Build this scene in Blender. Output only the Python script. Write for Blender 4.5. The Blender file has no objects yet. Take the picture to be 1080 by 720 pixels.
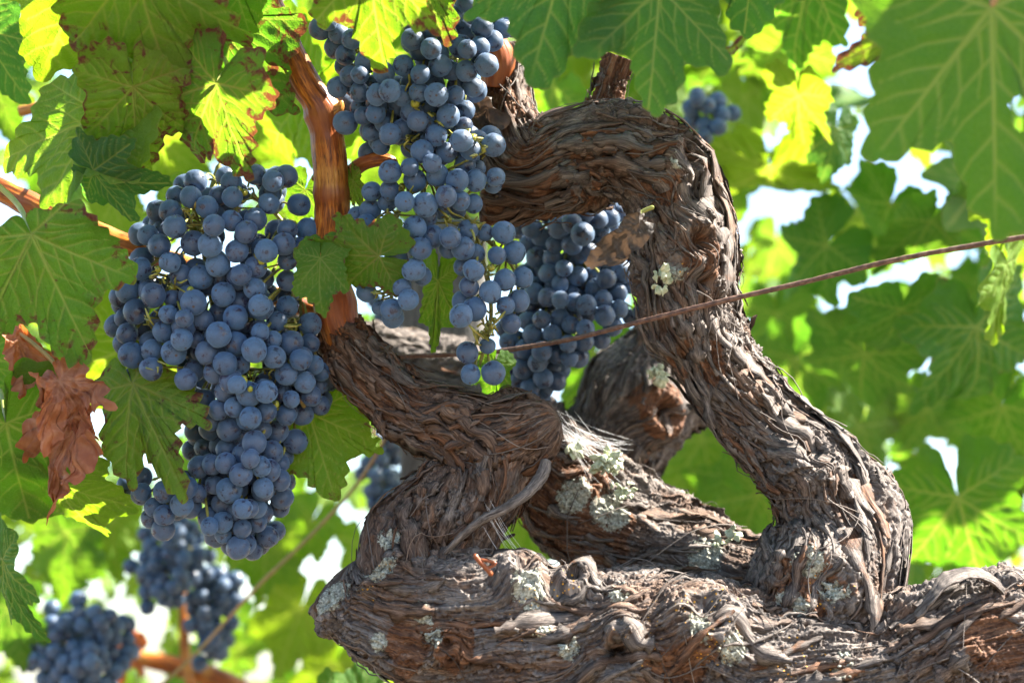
import bpy, math, random
import numpy as np
from mathutils import Vector, Matrix

S = bpy.context.scene
COL = S.collection
R = math.radians
rnd = random.Random(11)

# ------------------------------------------------------------------ camera
cam_d = bpy.data.cameras.new("camera")
cam_d.lens, cam_d.sensor_width = 70.0, 36.0
cam_d.clip_start, cam_d.clip_end = 0.05, 3000.0
cam_d.dof.use_dof = True
cam_d.dof.focus_distance = 1.095
cam_d.dof.aperture_fstop = 5.6
cam = bpy.data.objects.new("camera", cam_d)
COL.objects.link(cam)
cam.location = (0, 0, 0.62)
cam.rotation_euler = (R(90 + 10), 0, 0)
S.camera = cam
CAM = Matrix.Translation(cam.location) @ cam.rotation_euler.to_matrix().to_4x4()
CAMN = np.array(CAM)

# ------------------------------------------------------------------ sky, sun, exposure
SUN = Vector((0.66, 0.05, 0.75)).normalized()
W = bpy.data.worlds.new("World")
S.world = W
W.use_nodes = True
nt = W.node_tree
sky = nt.nodes.new("ShaderNodeTexSky")
sky.sky_type = 'NISHITA'
sky.sun_disc = False
sky.sun_elevation = math.asin(SUN.z)
sky.sun_rotation = math.atan2(SUN.x, SUN.y)
sky.altitude = 200
sky.dust_density = 1.6
nt.links.new(sky.outputs[0], nt.nodes["Background"].inputs[0])
nt.nodes["Background"].inputs[1].default_value = 0.07
sl = bpy.data.lights.new("sun", 'SUN')
sl.energy, sl.angle, sl.color = 5.0, R(0.53), (1.0, 0.95, 0.86)
so = bpy.data.objects.new("sun", sl)
COL.objects.link(so)
so.rotation_euler = SUN.to_track_quat('Z', 'Y').to_euler()
so.location = SUN * 30
vs = S.view_settings
vs.view_transform, vs.look, vs.gamma, vs.use_curve_mapping = 'Standard', 'None', 1.0, False
vs.exposure = 2.95
S.render.engine = 'CYCLES'
S.cycles.max_bounces = 8
S.cycles.diffuse_bounces = 4
S.cycles.transmission_bounces = 6
S.cycles.sample_clamp_indirect = 6.0
S.cycles.use_adaptive_sampling = True
S.cycles.adaptive_threshold = 0.02

# ------------------------------------------------------------------ helpers
K = 36.0 / 70.0 / 1080.0            # metres per photo pixel at one metre


def P(px, py, d):
    return CAM @ Vector(((px - 540) * K * d, -(py - 360) * K * d, -d))


def PA(a):
    a = np.asarray(a, float)
    d = a[:, 2]
    c = np.stack([(a[:, 0] - 540) * K * d, -(a[:, 1] - 360) * K * d, -d], 1)
    return c @ CAMN[:3, :3].T + CAMN[:3, 3]


_r = np.random.RandomState(5)
PERM = np.concatenate([_r.permutation(256)] * 2)
GRAD = _r.normal(size=(256, 3))
GRAD /= np.linalg.norm(GRAD, axis=1)[:, None]
GRAD = GRAD.astype(np.float32)


def pn(p, seed=0):
    """gradient noise, about -1..1, p (n,3)"""
    p = p.astype(np.float32) + np.float32(seed * 13.37 % 97)
    i = np.floor(p).astype(np.int64)
    f = p - i
    i &= 255
    u = f * f * f * (f * (f * 6 - 15) + 10)
    out = None
    for dz in (0, 1):
        for dy in (0, 1):
            for dx in (0, 1):
                h = PERM[(PERM[(PERM[(i[:, 0] + dx) & 255] + i[:, 1] + dy) & 255] + i[:, 2] + dz) & 255]
                g = GRAD[h]
                v = g[:, 0] * (f[:, 0] - dx) + g[:, 1] * (f[:, 1] - dy) + g[:, 2] * (f[:, 2] - dz)
                w = (u[:, 0] if dx else 1 - u[:, 0]) * (u[:, 1] if dy else 1 - u[:, 1]) * (u[:, 2] if dz else 1 - u[:, 2])
                out = v * w if out is None else out + v * w
    return out * 1.7


def fbm(p, octv, seed=0):
    o, a = 0, 1.0
    for k in range(octv):
        o = o + a * pn(p * (2.03 ** k), seed + k)
        a *= 0.5
    return o


def sstep(a, b, x):
    t = np.clip((x - a) / (b - a), 0, 1)
    return t * t * (3 - 2 * t)


def mesh_np(name, V, quads=None, tris=None, attrs=None, smooth=True):
    """mesh from arrays; attrs: name -> (n,) floats or (n,3) vectors on the points"""
    me = bpy.data.meshes.new(name)
    V = np.ascontiguousarray(V, dtype=np.float32)
    me.vertices.add(len(V))
    me.vertices.foreach_set("co", V.ravel())
    nq = 0 if quads is None else len(quads)
    ntr = 0 if tris is None else len(tris)
    loops = []
    if nq:
        loops.append(np.asarray(quads, np.int32).ravel())
    if ntr:
        loops.append(np.asarray(tris, np.int32).ravel())
    loops = np.concatenate(loops)
    me.loops.add(len(loops))
    me.loops.foreach_set("vertex_index", loops)
    me.polygons.add(nq + ntr)
    st = np.concatenate([np.arange(nq) * 4, nq * 4 + np.arange(ntr) * 3]).astype(np.int32)
    me.polygons.foreach_set("loop_start", st)
    me.polygons.foreach_set("use_smooth", np.full(nq + ntr, smooth))
    for k, a in (attrs or {}).items():
        a = np.ascontiguousarray(a, dtype=np.float32)
        if a.ndim == 1:
            me.attributes.new(k, 'FLOAT', 'POINT').data.foreach_set("value", a)
        else:
            me.attributes.new(k, 'FLOAT_VECTOR', 'POINT').data.foreach_set("vector", a.ravel())
    me.update(calc_edges=True)
    me.validate()
    return me


def link(name, me, mat=None, parent=None, M=None):
    o = bpy.data.objects.new(name, me)
    COL.objects.link(o)
    if mat and me is not None and not me.materials:
        me.materials.append(mat)
    if parent is not None:
        o.parent = parent
    if M is not None:
        o.matrix_local = M
    return o


def tag(o, label=None, cat=None, group=None, kind=None):
    if label:
        o["label"] = label
    if cat:
        o["category"] = cat
    if group:
        o["group"] = group
    if kind:
        o["kind"] = kind
    return o


def empty(name, loc):
    o = bpy.data.objects.new(name, None)
    o.empty_display_size = 0.01
    COL.objects.link(o)
    o.location = loc
    return o


def catmull(pts, n):
    """resample rows of pts (any width) to n rows, even in the length of the first three columns"""
    pts = np.asarray(pts, float)
    P_ = np.vstack([2 * pts[0] - pts[1], pts, 2 * pts[-1] - pts[-2]])
    out = []
    for i in range(1, len(P_) - 2):
        t = np.linspace(0, 1, 40, endpoint=False)[:, None]
        p0, p1, p2, p3 = P_[i - 1], P_[i], P_[i + 1], P_[i + 2]
        out.append(0.5 * (2 * p1 + (p2 - p0) * t + (2 * p0 - 5 * p1 + 4 * p2 - p3) * t ** 2 + (3 * p1 - p0 - 3 * p2 + p3) * t ** 3))
    out = np.vstack(out + [pts[-1:]])
    L = np.concatenate([[0], np.cumsum(np.linalg.norm(np.diff(out[:, :3], axis=0), axis=1))])
    s = np.linspace(0, L[-1], n)
    return np.stack([np.interp(s, L, out[:, k]) for k in range(out.shape[1])], 1), s


def frames(C):
    T = np.gradient(C, axis=0)
    T /= np.linalg.norm(T, axis=1)[:, None] + 1e-12
    n = np.cross(T[0], [0.31, 0.9, 0.2])
    n /= np.linalg.norm(n)
    N = []
    for t in T:
        n = n - t * np.dot(n, t)
        n = n / (np.linalg.norm(n) + 1e-12)
        N.append(n)
    N = np.array(N)
    return T, N, np.cross(T, N)


def tube_np(pts, rad, nseg=8, n=24):
    """capped tube through world points; returns V, quads, gc"""
    q = np.column_stack([np.asarray(pts, float), np.broadcast_to(rad, (len(pts),))])
    q, s = catmull(q, n)
    C, r = q[:, :3], q[:, 3].copy()
    r[0] *= 0.3
    r[-1] *= 0.3
    T, N, B = frames(C)
    th = np.linspace(0, 2 * np.pi, nseg, endpoint=False)
    ring = np.cos(th)[None, :, None] * N[:, None] + np.sin(th)[None, :, None] * B[:, None]
    V = C[:, None] + ring * r[:, None, None]
    idx = np.arange(n * nseg).reshape(n, nseg)
    a = idx[:-1]
    b = idx[1:]
    Q = np.stack([a, np.roll(a, -1, 1), np.roll(b, -1, 1), b], -1).reshape(-1, 4)
    gc = np.stack([np.cos(th)[None] * r[:, None], np.sin(th)[None] * r[:, None], np.repeat(s[:, None] * 0.12, nseg, 1)], -1)
    return V.reshape(-1, 3), Q, gc.reshape(-1, 3)


class Bag:
    """collects arrays into one mesh"""

    def __init__(self):
        self.V, self.Q, self.T, self.A, self.n = [], [], [], {}, 0

    def add(self, V, Q=None, T=None, **att):
        V = np.asarray(V)
        if Q is not None and len(Q):
            self.Q.append(np.asarray(Q) + self.n)
        if T is not None and len(T):
            self.T.append(np.asarray(T) + self.n)
        self.V.append(V)
        for k, a in att.items():
            a = np.asarray(a, float)
            if a.ndim == 0:
                a = np.full(len(V), float(a))
            self.A.setdefault(k, []).append(a)
        self.n += len(V)

    def mesh(self, name, smooth=True):
        return mesh_np(name, np.vstack(self.V), np.vstack(self.Q) if self.Q else None,
                       np.vstack(self.T) if self.T else None,
                       {k: np.concatenate(v) for k, v in self.A.items()}, smooth)


# ------------------------------------------------------------------ materials
def mat(name):
    m = bpy.data.materials.new(name)
    m.use_nodes = True
    t = m.node_tree
    b = t.nodes["Principled BSDF"]
    return m, t, b


class NB:
    """short node-building helpers"""

    def __init__(self, t):
        self.t = t

    def n(self, typ, **kw):
        x = self.t.nodes.new(typ)
        for k, v in kw.items():
            setattr(x, k, v)
        return x

    def put(self, sock, v):
        if isinstance(v, bpy.types.NodeSocket):
            self.t.links.new(v, sock)
        else:
            sock.default_value = v

    def att(self, name, out=2):
        x = self.n("ShaderNodeAttribute", attribute_name=name)
        return x.outputs[out]

    def noise(self, vec, scale, detail=4, rough=0.55, dist=0.0, out=0):
        x = self.n("ShaderNodeTexNoise")
        if vec is not None:
            self.put(x.inputs["Vector"], vec)
        self.put(x.inputs["Scale"], scale)
        x.inputs["Detail"].default_value = detail
        x.inputs["Roughness"].default_value = rough
        x.inputs["Distortion"].default_value = dist
        return x.outputs[out]

    def vor(self, vec, scale, feature='F1', out=0):
        x = self.n("ShaderNodeTexVoronoi", feature=feature)
        if vec is not None:
            self.put(x.inputs["Vector"], vec)
        self.put(x.inputs["Scale"], scale)
        return x.outputs[out]

    def ramp(self, f, stops, interp='LINEAR'):
        x = self.n("ShaderNodeValToRGB")
        x.color_ramp.interpolation = interp
        e = x.color_ramp.elements
        while len(e) < len(stops):
            e.new(0.5)
        for k, (p, c) in enumerate(stops):
            e[k].position = p
            e[k].color = (*c, 1) if not isinstance(c, (int, float)) else (c, c, c, 1)
        self.put(x.inputs[0], f)
        return x.outputs[0]

    def mix(self, f, a, b, mode='MIX'):
        x = self.n("ShaderNodeMix", data_type='RGBA', blend_type=mode)
        self.put(x.inputs[0], f)
        for s, v in ((x.inputs[6], a), (x.inputs[7], b)):
            self.put(s, (*v, 1) if isinstance(v, tuple) and len(v) == 3 else v)
        return x.outputs[2]

    def m(self, op, a, b=0.0, c=None):
        x = self.n("ShaderNodeMath", operation=op)
        self.put(x.inputs[0], a)
        self.put(x.inputs[1], b)
        if c is not None:
            self.put(x.inputs[2], c)
        return x.outputs[0]

    def rng(self, v, a, b, c=0.0, d=1.0):
        x = self.n("ShaderNodeMapRange", interpolation_type='SMOOTHSTEP')
        for k, q in enumerate((v, a, b, c, d)):
            self.put(x.inputs[k], q)
        return x.outputs[0]

    def bump(self, h, strength, dist, prev=None):
        x = self.n("ShaderNodeBump")
        x.inputs["Strength"].default_value = strength
        x.inputs["Distance"].default_value = dist
        self.put(x.inputs["Height"], h)
        if prev is not None:
            self.put(x.inputs["Normal"], prev)
        return x.outputs[0]


def bark_material(name, grey=0.5, red=0.5):
    m, t, b = mat(name)
    k = NB(t)
    gc = k.att("gc", 1)
    pos = k.n("ShaderNodeNewGeometry").outputs["Position"]
    n1 = k.noise(gc, 420, 6, 0.65, 0.6)
    n2 = k.noise(gc, 1700, 4, 0.6, 0.3)
    n3 = k.noise(pos, 26, 4, 0.6)
    n4 = k.noise(pos, 75, 4, 0.6, 0.8)
    brown = k.ramp(n1, [(0.25, (0.034, 0.021, 0.016)), (0.40, (0.100, 0.064, 0.046)), (0.54, (0.180, 0.120, 0.086)),
                        (0.66, (0.29, 0.205, 0.15)), (0.80, (0.42, 0.33, 0.26))])
    greyc = k.ramp(n1, [(0.25, (0.030, 0.026, 0.024)), (0.43, (0.12, 0.105, 0.096)), (0.58, (0.23, 0.205, 0.185)), (0.78, (0.42, 0.38, 0.34))])
    redc = k.ramp(n1, [(0.28, (0.050, 0.023, 0.014)), (0.48, (0.16, 0.078, 0.042)), (0.64, (0.29, 0.155, 0.085)), (0.8, (0.42, 0.27, 0.17))])
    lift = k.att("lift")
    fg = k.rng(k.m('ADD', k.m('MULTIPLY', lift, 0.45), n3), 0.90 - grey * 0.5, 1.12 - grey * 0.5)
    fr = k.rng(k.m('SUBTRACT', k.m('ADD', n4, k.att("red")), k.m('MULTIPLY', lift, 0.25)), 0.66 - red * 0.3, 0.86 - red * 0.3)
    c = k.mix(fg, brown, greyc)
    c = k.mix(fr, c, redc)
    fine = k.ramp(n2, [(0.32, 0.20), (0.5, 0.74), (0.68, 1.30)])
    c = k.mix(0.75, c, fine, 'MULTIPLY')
    n5 = k.noise(gc, 1050, 4, 0.65, 0.2)
    c = k.mix(k.rng(n5, 0.60, 0.68, 0, 0.5), c, (0.36, 0.30, 0.25))
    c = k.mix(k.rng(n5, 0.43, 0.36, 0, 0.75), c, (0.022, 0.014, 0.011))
    c = k.mix(1.0, c, (0.76, 0.71, 0.685), 'MULTIPLY')
    # lichen: grey-green crust where the mask says, orange and yellow dots in it
    lm = k.att("lich")
    ln = k.noise(pos, 330, 5, 0.7, 0.4)
    lf = k.rng(k.m('ADD', k.m('MULTIPLY', lm, 0.75), k.m('MULTIPLY', ln, 1.4)), 1.26, 1.38)
    lcol = k.ramp(k.noise(pos, 700, 3), [(0.3, (0.13, 0.13, 0.10)), (0.5, (0.30, 0.30, 0.24)), (0.7, (0.52, 0.51, 0.43))])
    c = k.mix(lf, c, lcol)
    ora = k.m('MULTIPLY', k.rng(k.m('ADD', k.vor(pos, 330), k.m('MULTIPLY', k.noise(pos, 600, 3), 0.35)), 0.38, 0.30), k.rng(k.m('ADD', k.m('MULTIPLY', k.att("oran"), 0.6), k.noise(pos, 45)), 0.74, 0.86))
    c = k.mix(ora, c, (0.55, 0.27, 0.025))
    t.links.new(c, b.inputs["Base Color"])
    b.inputs["Roughness"].default_value = 0.82
    b.inputs["Specular IOR Level"].default_value = 0.25
    h = k.m('ADD', k.m('MULTIPLY', n1, 1.0), k.m('MULTIPLY', n2, 0.45))
    bn = k.bump(h, 0.75, 0.0016)
    bn = k.bump(k.m('MULTIPLY', lf, k.noise(pos, 900, 3)), 0.8, 0.0012, bn)
    t.links.new(bn, b.inputs["Normal"])
    return m


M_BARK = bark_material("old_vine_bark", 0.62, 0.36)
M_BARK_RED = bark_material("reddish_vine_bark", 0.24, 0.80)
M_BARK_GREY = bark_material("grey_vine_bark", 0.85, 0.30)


def cane_material():
    m, t, b = mat("vine_cane")
    k = NB(t)
    gc = k.att("gc", 1)
    pos = k.n("ShaderNodeNewGeometry").outputs["Position"]
    n1 = k.noise(gc, 430, 6, 0.68, 0.3)
    n2 = k.noise(pos, 38, 3)
    n3 = k.noise(gc, 900, 3)
    c = k.ramp(n1, [(0.33, (0.045, 0.013, 0.006)), (0.46, (0.18, 0.047, 0.010)), (0.56, (0.36, 0.105, 0.014)), (0.70, (0.52, 0.21, 0.035))])
    y = k.ramp(n1, [(0.3, (0.14, 0.045, 0.010)), (0.5, (0.38, 0.165, 0.035)), (0.75, (0.56, 0.32, 0.09))])
    c = k.mix(k.rng(n2, 0.45, 0.66), c, y)
    c = k.mix(k.rng(n3, 0.58, 0.68, 0, 0.85), c, (0.05, 0.02, 0.012))
    c = k.mix(k.rng(k.att("red"), 0.2, 0.9, 0, 0.75), c, (0.20, 0.055, 0.02))
    t.links.new(c, b.inputs["Base Color"])
    b.inputs["Roughness"].default_value = 0.33
    b.inputs["Specular IOR Level"].default_value = 0.30
    t.links.new(k.bump(k.m('ADD', n1, k.m('MULTIPLY', n3, 0.5)), 0.4, 0.0008), b.inputs["Normal"])
    return m


M_CANE = cane_material()


def leaf_material():
    m, t, b = mat("vine_leaf")
    k = NB(t)
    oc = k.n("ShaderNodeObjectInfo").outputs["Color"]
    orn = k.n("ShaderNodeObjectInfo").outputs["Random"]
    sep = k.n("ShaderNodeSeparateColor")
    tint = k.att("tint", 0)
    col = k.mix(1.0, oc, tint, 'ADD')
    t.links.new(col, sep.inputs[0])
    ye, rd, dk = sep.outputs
    uv = k.att("luv", 1)
    off = k.n("ShaderNodeVectorMath", operation='ADD')
    k.put(off.inputs[0], uv)
    cm = k.n("ShaderNodeCombineXYZ")
    k.put(cm.inputs[2], k.m('MULTIPLY', orn, 57.0))
    k.put(off.inputs[1], cm.outputs[0])
    v = off.outputs[0]
    nA = k.noise(v, 2.2, 4, 0.6)
    nB = k.noise(v, 9.0, 5, 0.65, 0.5)
    nC = k.noise(v, 45.0, 3, 0.6)
    cell = k.vor(v, 36.0, 'DISTANCE_TO_EDGE')
    vein, edge = k.att("vein"), k.att("edge")
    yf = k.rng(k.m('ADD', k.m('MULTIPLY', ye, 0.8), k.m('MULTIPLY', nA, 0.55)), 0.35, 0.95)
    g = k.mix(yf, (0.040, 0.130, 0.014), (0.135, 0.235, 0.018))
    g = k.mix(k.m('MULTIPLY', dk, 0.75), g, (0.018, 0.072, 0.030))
    g = k.mix(k.rng(nC, 0.35, 0.7, 0, 0.35), g, k.mix(0.5, g, (0.02, 0.05, 0.01)))
    small = k.rng(cell, 0.05, 0.0, 0, 0.30)
    vcol = k.mix(k.rng(k.m('ADD', rd, k.m('MULTIPLY', nA, 0.6)), 0.75, 1.2), (0.28, 0.345, 0.09), (0.26, 0.11, 0.06))
    vf = k.m('MAXIMUM', k.m('MULTIPLY', vein, 0.60), small)
    leafc = k.mix(vf, g, vcol)
    # purple-brown blotches, heavier towards the margin
    sp = k.m('ADD', k.m('ADD', k.m('MULTIPLY', rd, 0.26), k.m('MULTIPLY', nB, 0.72)), k.m('MULTIPLY', k.m('POWER', edge, 5.0), 0.14))
    spf = k.m('MULTIPLY', k.rng(sp, 0.60, 0.70), k.rng(k.m('SUBTRACT', 1.0, vein), 0.1, 0.6))
    blot = k.mix(k.rng(nC, 0.4, 0.6), (0.085, 0.022, 0.022), (0.15, 0.06, 0.03))
    leafc = k.mix(spf, leafc, blot)
    pit = k.m('MULTIPLY', k.rng(k.vor(v, 52.0), 0.16, 0.08), k.rng(nA, 0.56, 0.66))
    leafc = k.mix(k.m('MULTIPLY', pit, 0.8), leafc, (0.38, 0.37, 0.16))
    rim = k.rng(k.m('ADD', edge, k.m('MULTIPLY', nB, 0.05)), 1.0, 1.035, 0, 0.7)
    leafc = k.mix(rim, leafc, (0.24, 0.20, 0.05))
    t.links.new(leafc, b.inputs["Base Color"])
    b.inputs["Roughness"].default_value = 0.55
    b.inputs["Specular IOR Level"].default_value = 0.24
    h = k.m('ADD', k.m('MULTIPLY', vein, -0.9), k.m('ADD', k.m('MULTIPLY', k.rng(cell, 0.0, 0.14), 0.5), k.m('MULTIPLY', nC, 0.35)))
    bn = k.bump(h, 0.42, 0.0010)
    t.links.new(bn, b.inputs["Normal"])
    # light through the blade: yellower and stronger than the light off it
    tc = k.mix(yf, (0.10, 0.28, 0.006), (0.22, 0.335, 0.008))
    tc = k.mix(k.m('MULTIPLY', dk, 0.6), tc, (0.07, 0.22, 0.03))
    tc = k.mix(k.m('MULTIPLY', vein, 0.6), tc, (0.42, 0.42, 0.06))
    tc = k.mix(spf, tc, (0.12, 0.035, 0.012))
    tr = k.n("ShaderNodeBsdfTranslucent")
    t.links.new(tc, tr.inputs[0])
    t.links.new(bn, tr.inputs[1])
    ms = k.n("ShaderNodeMixShader")
    ms.inputs[0].default_value = 0.52
    t.links.new(b.outputs[0], ms.inputs[1])
    t.links.new(tr.outputs[0], ms.inputs[2])
    t.links.new(ms.outputs[0], t.nodes["Material Output"].inputs[0])
    return m


M_LEAF = leaf_material()


def dead_material(name, cols, trans):
    m, t, b = mat(name)
    k = NB(t)
    v = k.att("luv", 1)
    n1 = k.noise(v, 5, 5, 0.65, 0.5)
    n2 = k.noise(v, 40, 3)
    c = k.ramp(n1, [(0.3, cols[0]), (0.5, cols[1]), (0.72, cols[2])])
    c = k.mix(k.m('MULTIPLY', k.att("vein"), 0.5), c, cols[2])
    t.links.new(c, b.inputs["Base Color"])
    b.inputs["Roughness"].default_value = 0.6
    bn = k.bump(k.m('ADD', n1, k.m('MULTIPLY', n2, 0.3)), 0.6, 0.002)
    t.links.new(bn, b.inputs["Normal"])
    tr = k.n("ShaderNodeBsdfTranslucent")
    tr.inputs[0].default_value = (*trans, 1)
    ms = k.n("ShaderNodeMixShader")
    ms.inputs[0].default_value = 0.28
    t.links.new(b.outputs[0], ms.inputs[1])
    t.links.new(tr.outputs[0], ms.inputs[2])
    t.links.new(ms.outputs[0], t.nodes["Material Output"].inputs[0])
    return m


M_DEAD = dead_material("withered_leaf", [(0.075, 0.024, 0.012), (0.22, 0.080, 0.034), (0.38, 0.19, 0.10)], (0.75, 0.17, 0.03))
M_DRY = dead_material("dry_leaf", [(0.022, 0.016, 0.012), (0.05, 0.037, 0.029), (0.10, 0.078, 0.062)], (0.06, 0.035, 0.02))


def grape_material():
    m, t, b = mat("grape_skin")
    k = NB(t)
    gp = k.att("gp", 1)
    orn = k.n("ShaderNodeObjectInfo").outputs["Random"]
    off = k.n("ShaderNodeVectorMath", operation='ADD')
    k.put(off.inputs[0], gp)
    cm = k.n("ShaderNodeCombineXYZ")
    for i, q in enumerate((91.0, 37.0, 63.0)):
        k.put(cm.inputs[i], k.m('MULTIPLY', orn, q))
    k.put(off.inputs[1], cm.outputs[0])
    v = off.outputs[0]
    n1 = k.noise(v, 1.15, 3, 0.55, 0.4)
    n2 = k.noise(v, 4.5, 5, 0.65, 1.2)
    n3 = k.noise(v, 16, 3, 0.6)
    worn = k.rng(k.m('ADD', k.m('MULTIPLY', n1, 0.75), k.m('MULTIPLY', n2, 0.45)), 0.62, 0.74)
    bl = k.m('SUBTRACT', k.rng(n2, 0.25, 0.62, 0.60, 1.0), k.m('MULTIPLY', worn, 0.78))
    bl = k.m('MULTIPLY', bl, k.rng(n3, 0.2, 0.6, 0.84, 1.0))
    bl = k.m('MULTIPLY', bl, k.rng(k.m('FRACT', k.m('MULTIPLY', orn, 13.7)), 0.0, 0.45, 0.62, 1.0))
    skin = k.mix(k.m('FRACT', k.m('MULTIPLY', orn, 7.3)), (0.008, 0.008, 0.022), (0.022, 0.009, 0.024))
    bloom = k.mix(orn, (0.036, 0.092, 0.188), (0.066, 0.134, 0.240))
    c = k.mix(bl, skin, bloom)
    speck = k.m('MULTIPLY', k.rng(k.vor(v, 5.5), 0.10, 0.05), k.rng(k.noise(v, 2.0), 0.5, 0.62))
    c = k.mix(speck, c, (0.12, 0.055, 0.03))
    pole = k.att("pole")
    c = k.mix(k.rng(pole, 0.990, 0.995), c, (0.05, 0.028, 0.02))
    t.links.new(c, b.inputs["Base Color"])
    t.links.new(k.rng(bl, 0.1, 0.9, 0.22, 0.58), b.inputs["Roughness"])
    b.inputs["Specular IOR Level"].default_value = 0.5
    b.inputs["Diffuse Roughness"].default_value = 1.0
    b.inputs["Sheen Weight"].default_value = 0.10
    b.inputs["Sheen Roughness"].default_value = 0.6
    b.inputs["Sheen Tint"].default_value = (0.6, 0.75, 1.0, 1)
    t.links.new(k.bump(n3, 0.12, 0.0004), b.inputs["Normal"])
    return m


M_GRAPE = grape_material()


def simple(name, stops, scale, rough=0.6, att=None, bump=0.3, dist=0.0006, spec=0.4, sss=0.0):
    m, t, b = mat(name)
    k = NB(t)
    v = k.att(att, 1) if att else k.n("ShaderNodeNewGeometry").outputs["Position"]
    n1 = k.noise(v, scale, 5, 0.6, 0.3)
    t.links.new(k.ramp(n1, stops), b.inputs["Base Color"])
    b.inputs["Roughness"].default_value = rough
    b.inputs["Specular IOR Level"].default_value = spec
    if sss:
        b.inputs["Subsurface Weight"].default_value = sss
        b.inputs["Subsurface Radius"].default_value = (0.003, 0.002, 0.0006)
        b.inputs["Subsurface Scale"].default_value = 1.0
    t.links.new(k.bump(n1, bump, dist), b.inputs["Normal"])
    return m


M_STEM = simple("green_grape_stem", [(0.35, (0.12, 0.13, 0.025)), (0.55, (0.26, 0.25, 0.05)), (0.75, (0.24, 0.14, 0.05))], 160, 0.5)
M_UNRIPE = simple("unripe_berry", [(0.3, (0.16, 0.19, 0.02)), (0.7, (0.36, 0.34, 0.04))], 200, 0.4, sss=0.3)
M_PET = simple("leaf_stalk", [(0.35, (0.20, 0.17, 0.05)), (0.55, (0.30, 0.20, 0.08)), (0.75, (0.32, 0.10, 0.06))], 60, 0.5)
M_PETG = simple("green_leaf_stalk", [(0.35, (0.18, 0.22, 0.05)), (0.6, (0.30, 0.30, 0.08))], 60, 0.5)
M_WIRE = simple("rusty_wire", [(0.3, (0.045, 0.024, 0.018)), (0.5, (0.11, 0.055, 0.038)), (0.7, (0.20, 0.12, 0.085))], 300, 0.62, bump=0.5, dist=0.0005)
M_STAKE = simple("weathered_stake", [(0.3, (0.035, 0.032, 0.03)), (0.5, (0.075, 0.07, 0.063)), (0.7, (0.13, 0.12, 0.11))], 500, 0.85, att="gc", bump=0.6, dist=0.001)
M_LICH = simple("leafy_lichen", [(0.3, (0.26, 0.30, 0.18)), (0.55, (0.45, 0.48, 0.33)), (0.75, (0.62, 0.62, 0.48))], 350, 0.85, bump=0.5, dist=0.0008)
M_SOIL = simple("dry_soil", [(0.3, (0.060, 0.045, 0.030)), (0.5, (0.105, 0.080, 0.052)), (0.75, (0.17, 0.13, 0.085))], 6, 0.95, bump=0.7, dist=0.02)
M_RESIN = simple("orange_resin", [(0.3, (0.30, 0.10, 0.02)), (0.7, (0.55, 0.27, 0.05))], 300, 0.5)
M_HAIR = simple("bark_fibre", [(0.3, (0.16, 0.11, 0.08)), (0.7, (0.38, 0.30, 0.23))], 200, 0.8)
M_WEB = simple("spider_silk", [(0.3, (0.6, 0.6, 0.6)), (0.7, (0.8, 0.8, 0.8))], 50, 0.5)

# ------------------------------------------------------------------ ground
gn = 120
gx = np.sign(np.linspace(-1, 1, gn)) * np.abs(np.linspace(-1, 1, gn)) ** 4 * 1500
GX, GY = np.meshgrid(gx, gx)
gv = np.stack([GX.ravel(), GY.ravel(), np.zeros(gn * gn)], 1)
gv[:, 2] = 0.02 * pn(gv * 1.3 + 4) * (np.abs(gv[:, :2]).max(1) < 60)
gi = np.arange(gn * gn).reshape(gn, gn)
gq = np.stack([gi[:-1, :-1], gi[:-1, 1:], gi[1:, 1:], gi[1:, :-1]], -1).reshape(-1, 4)
g = link("ground", mesh_np("ground", gv, gq), M_SOIL)
tag(g, "dry bare vineyard soil under the vine rows", "ground", kind="structure")

# ------------------------------------------------------------------ limbs of the old vine
ITEMS_3D = {}


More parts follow.
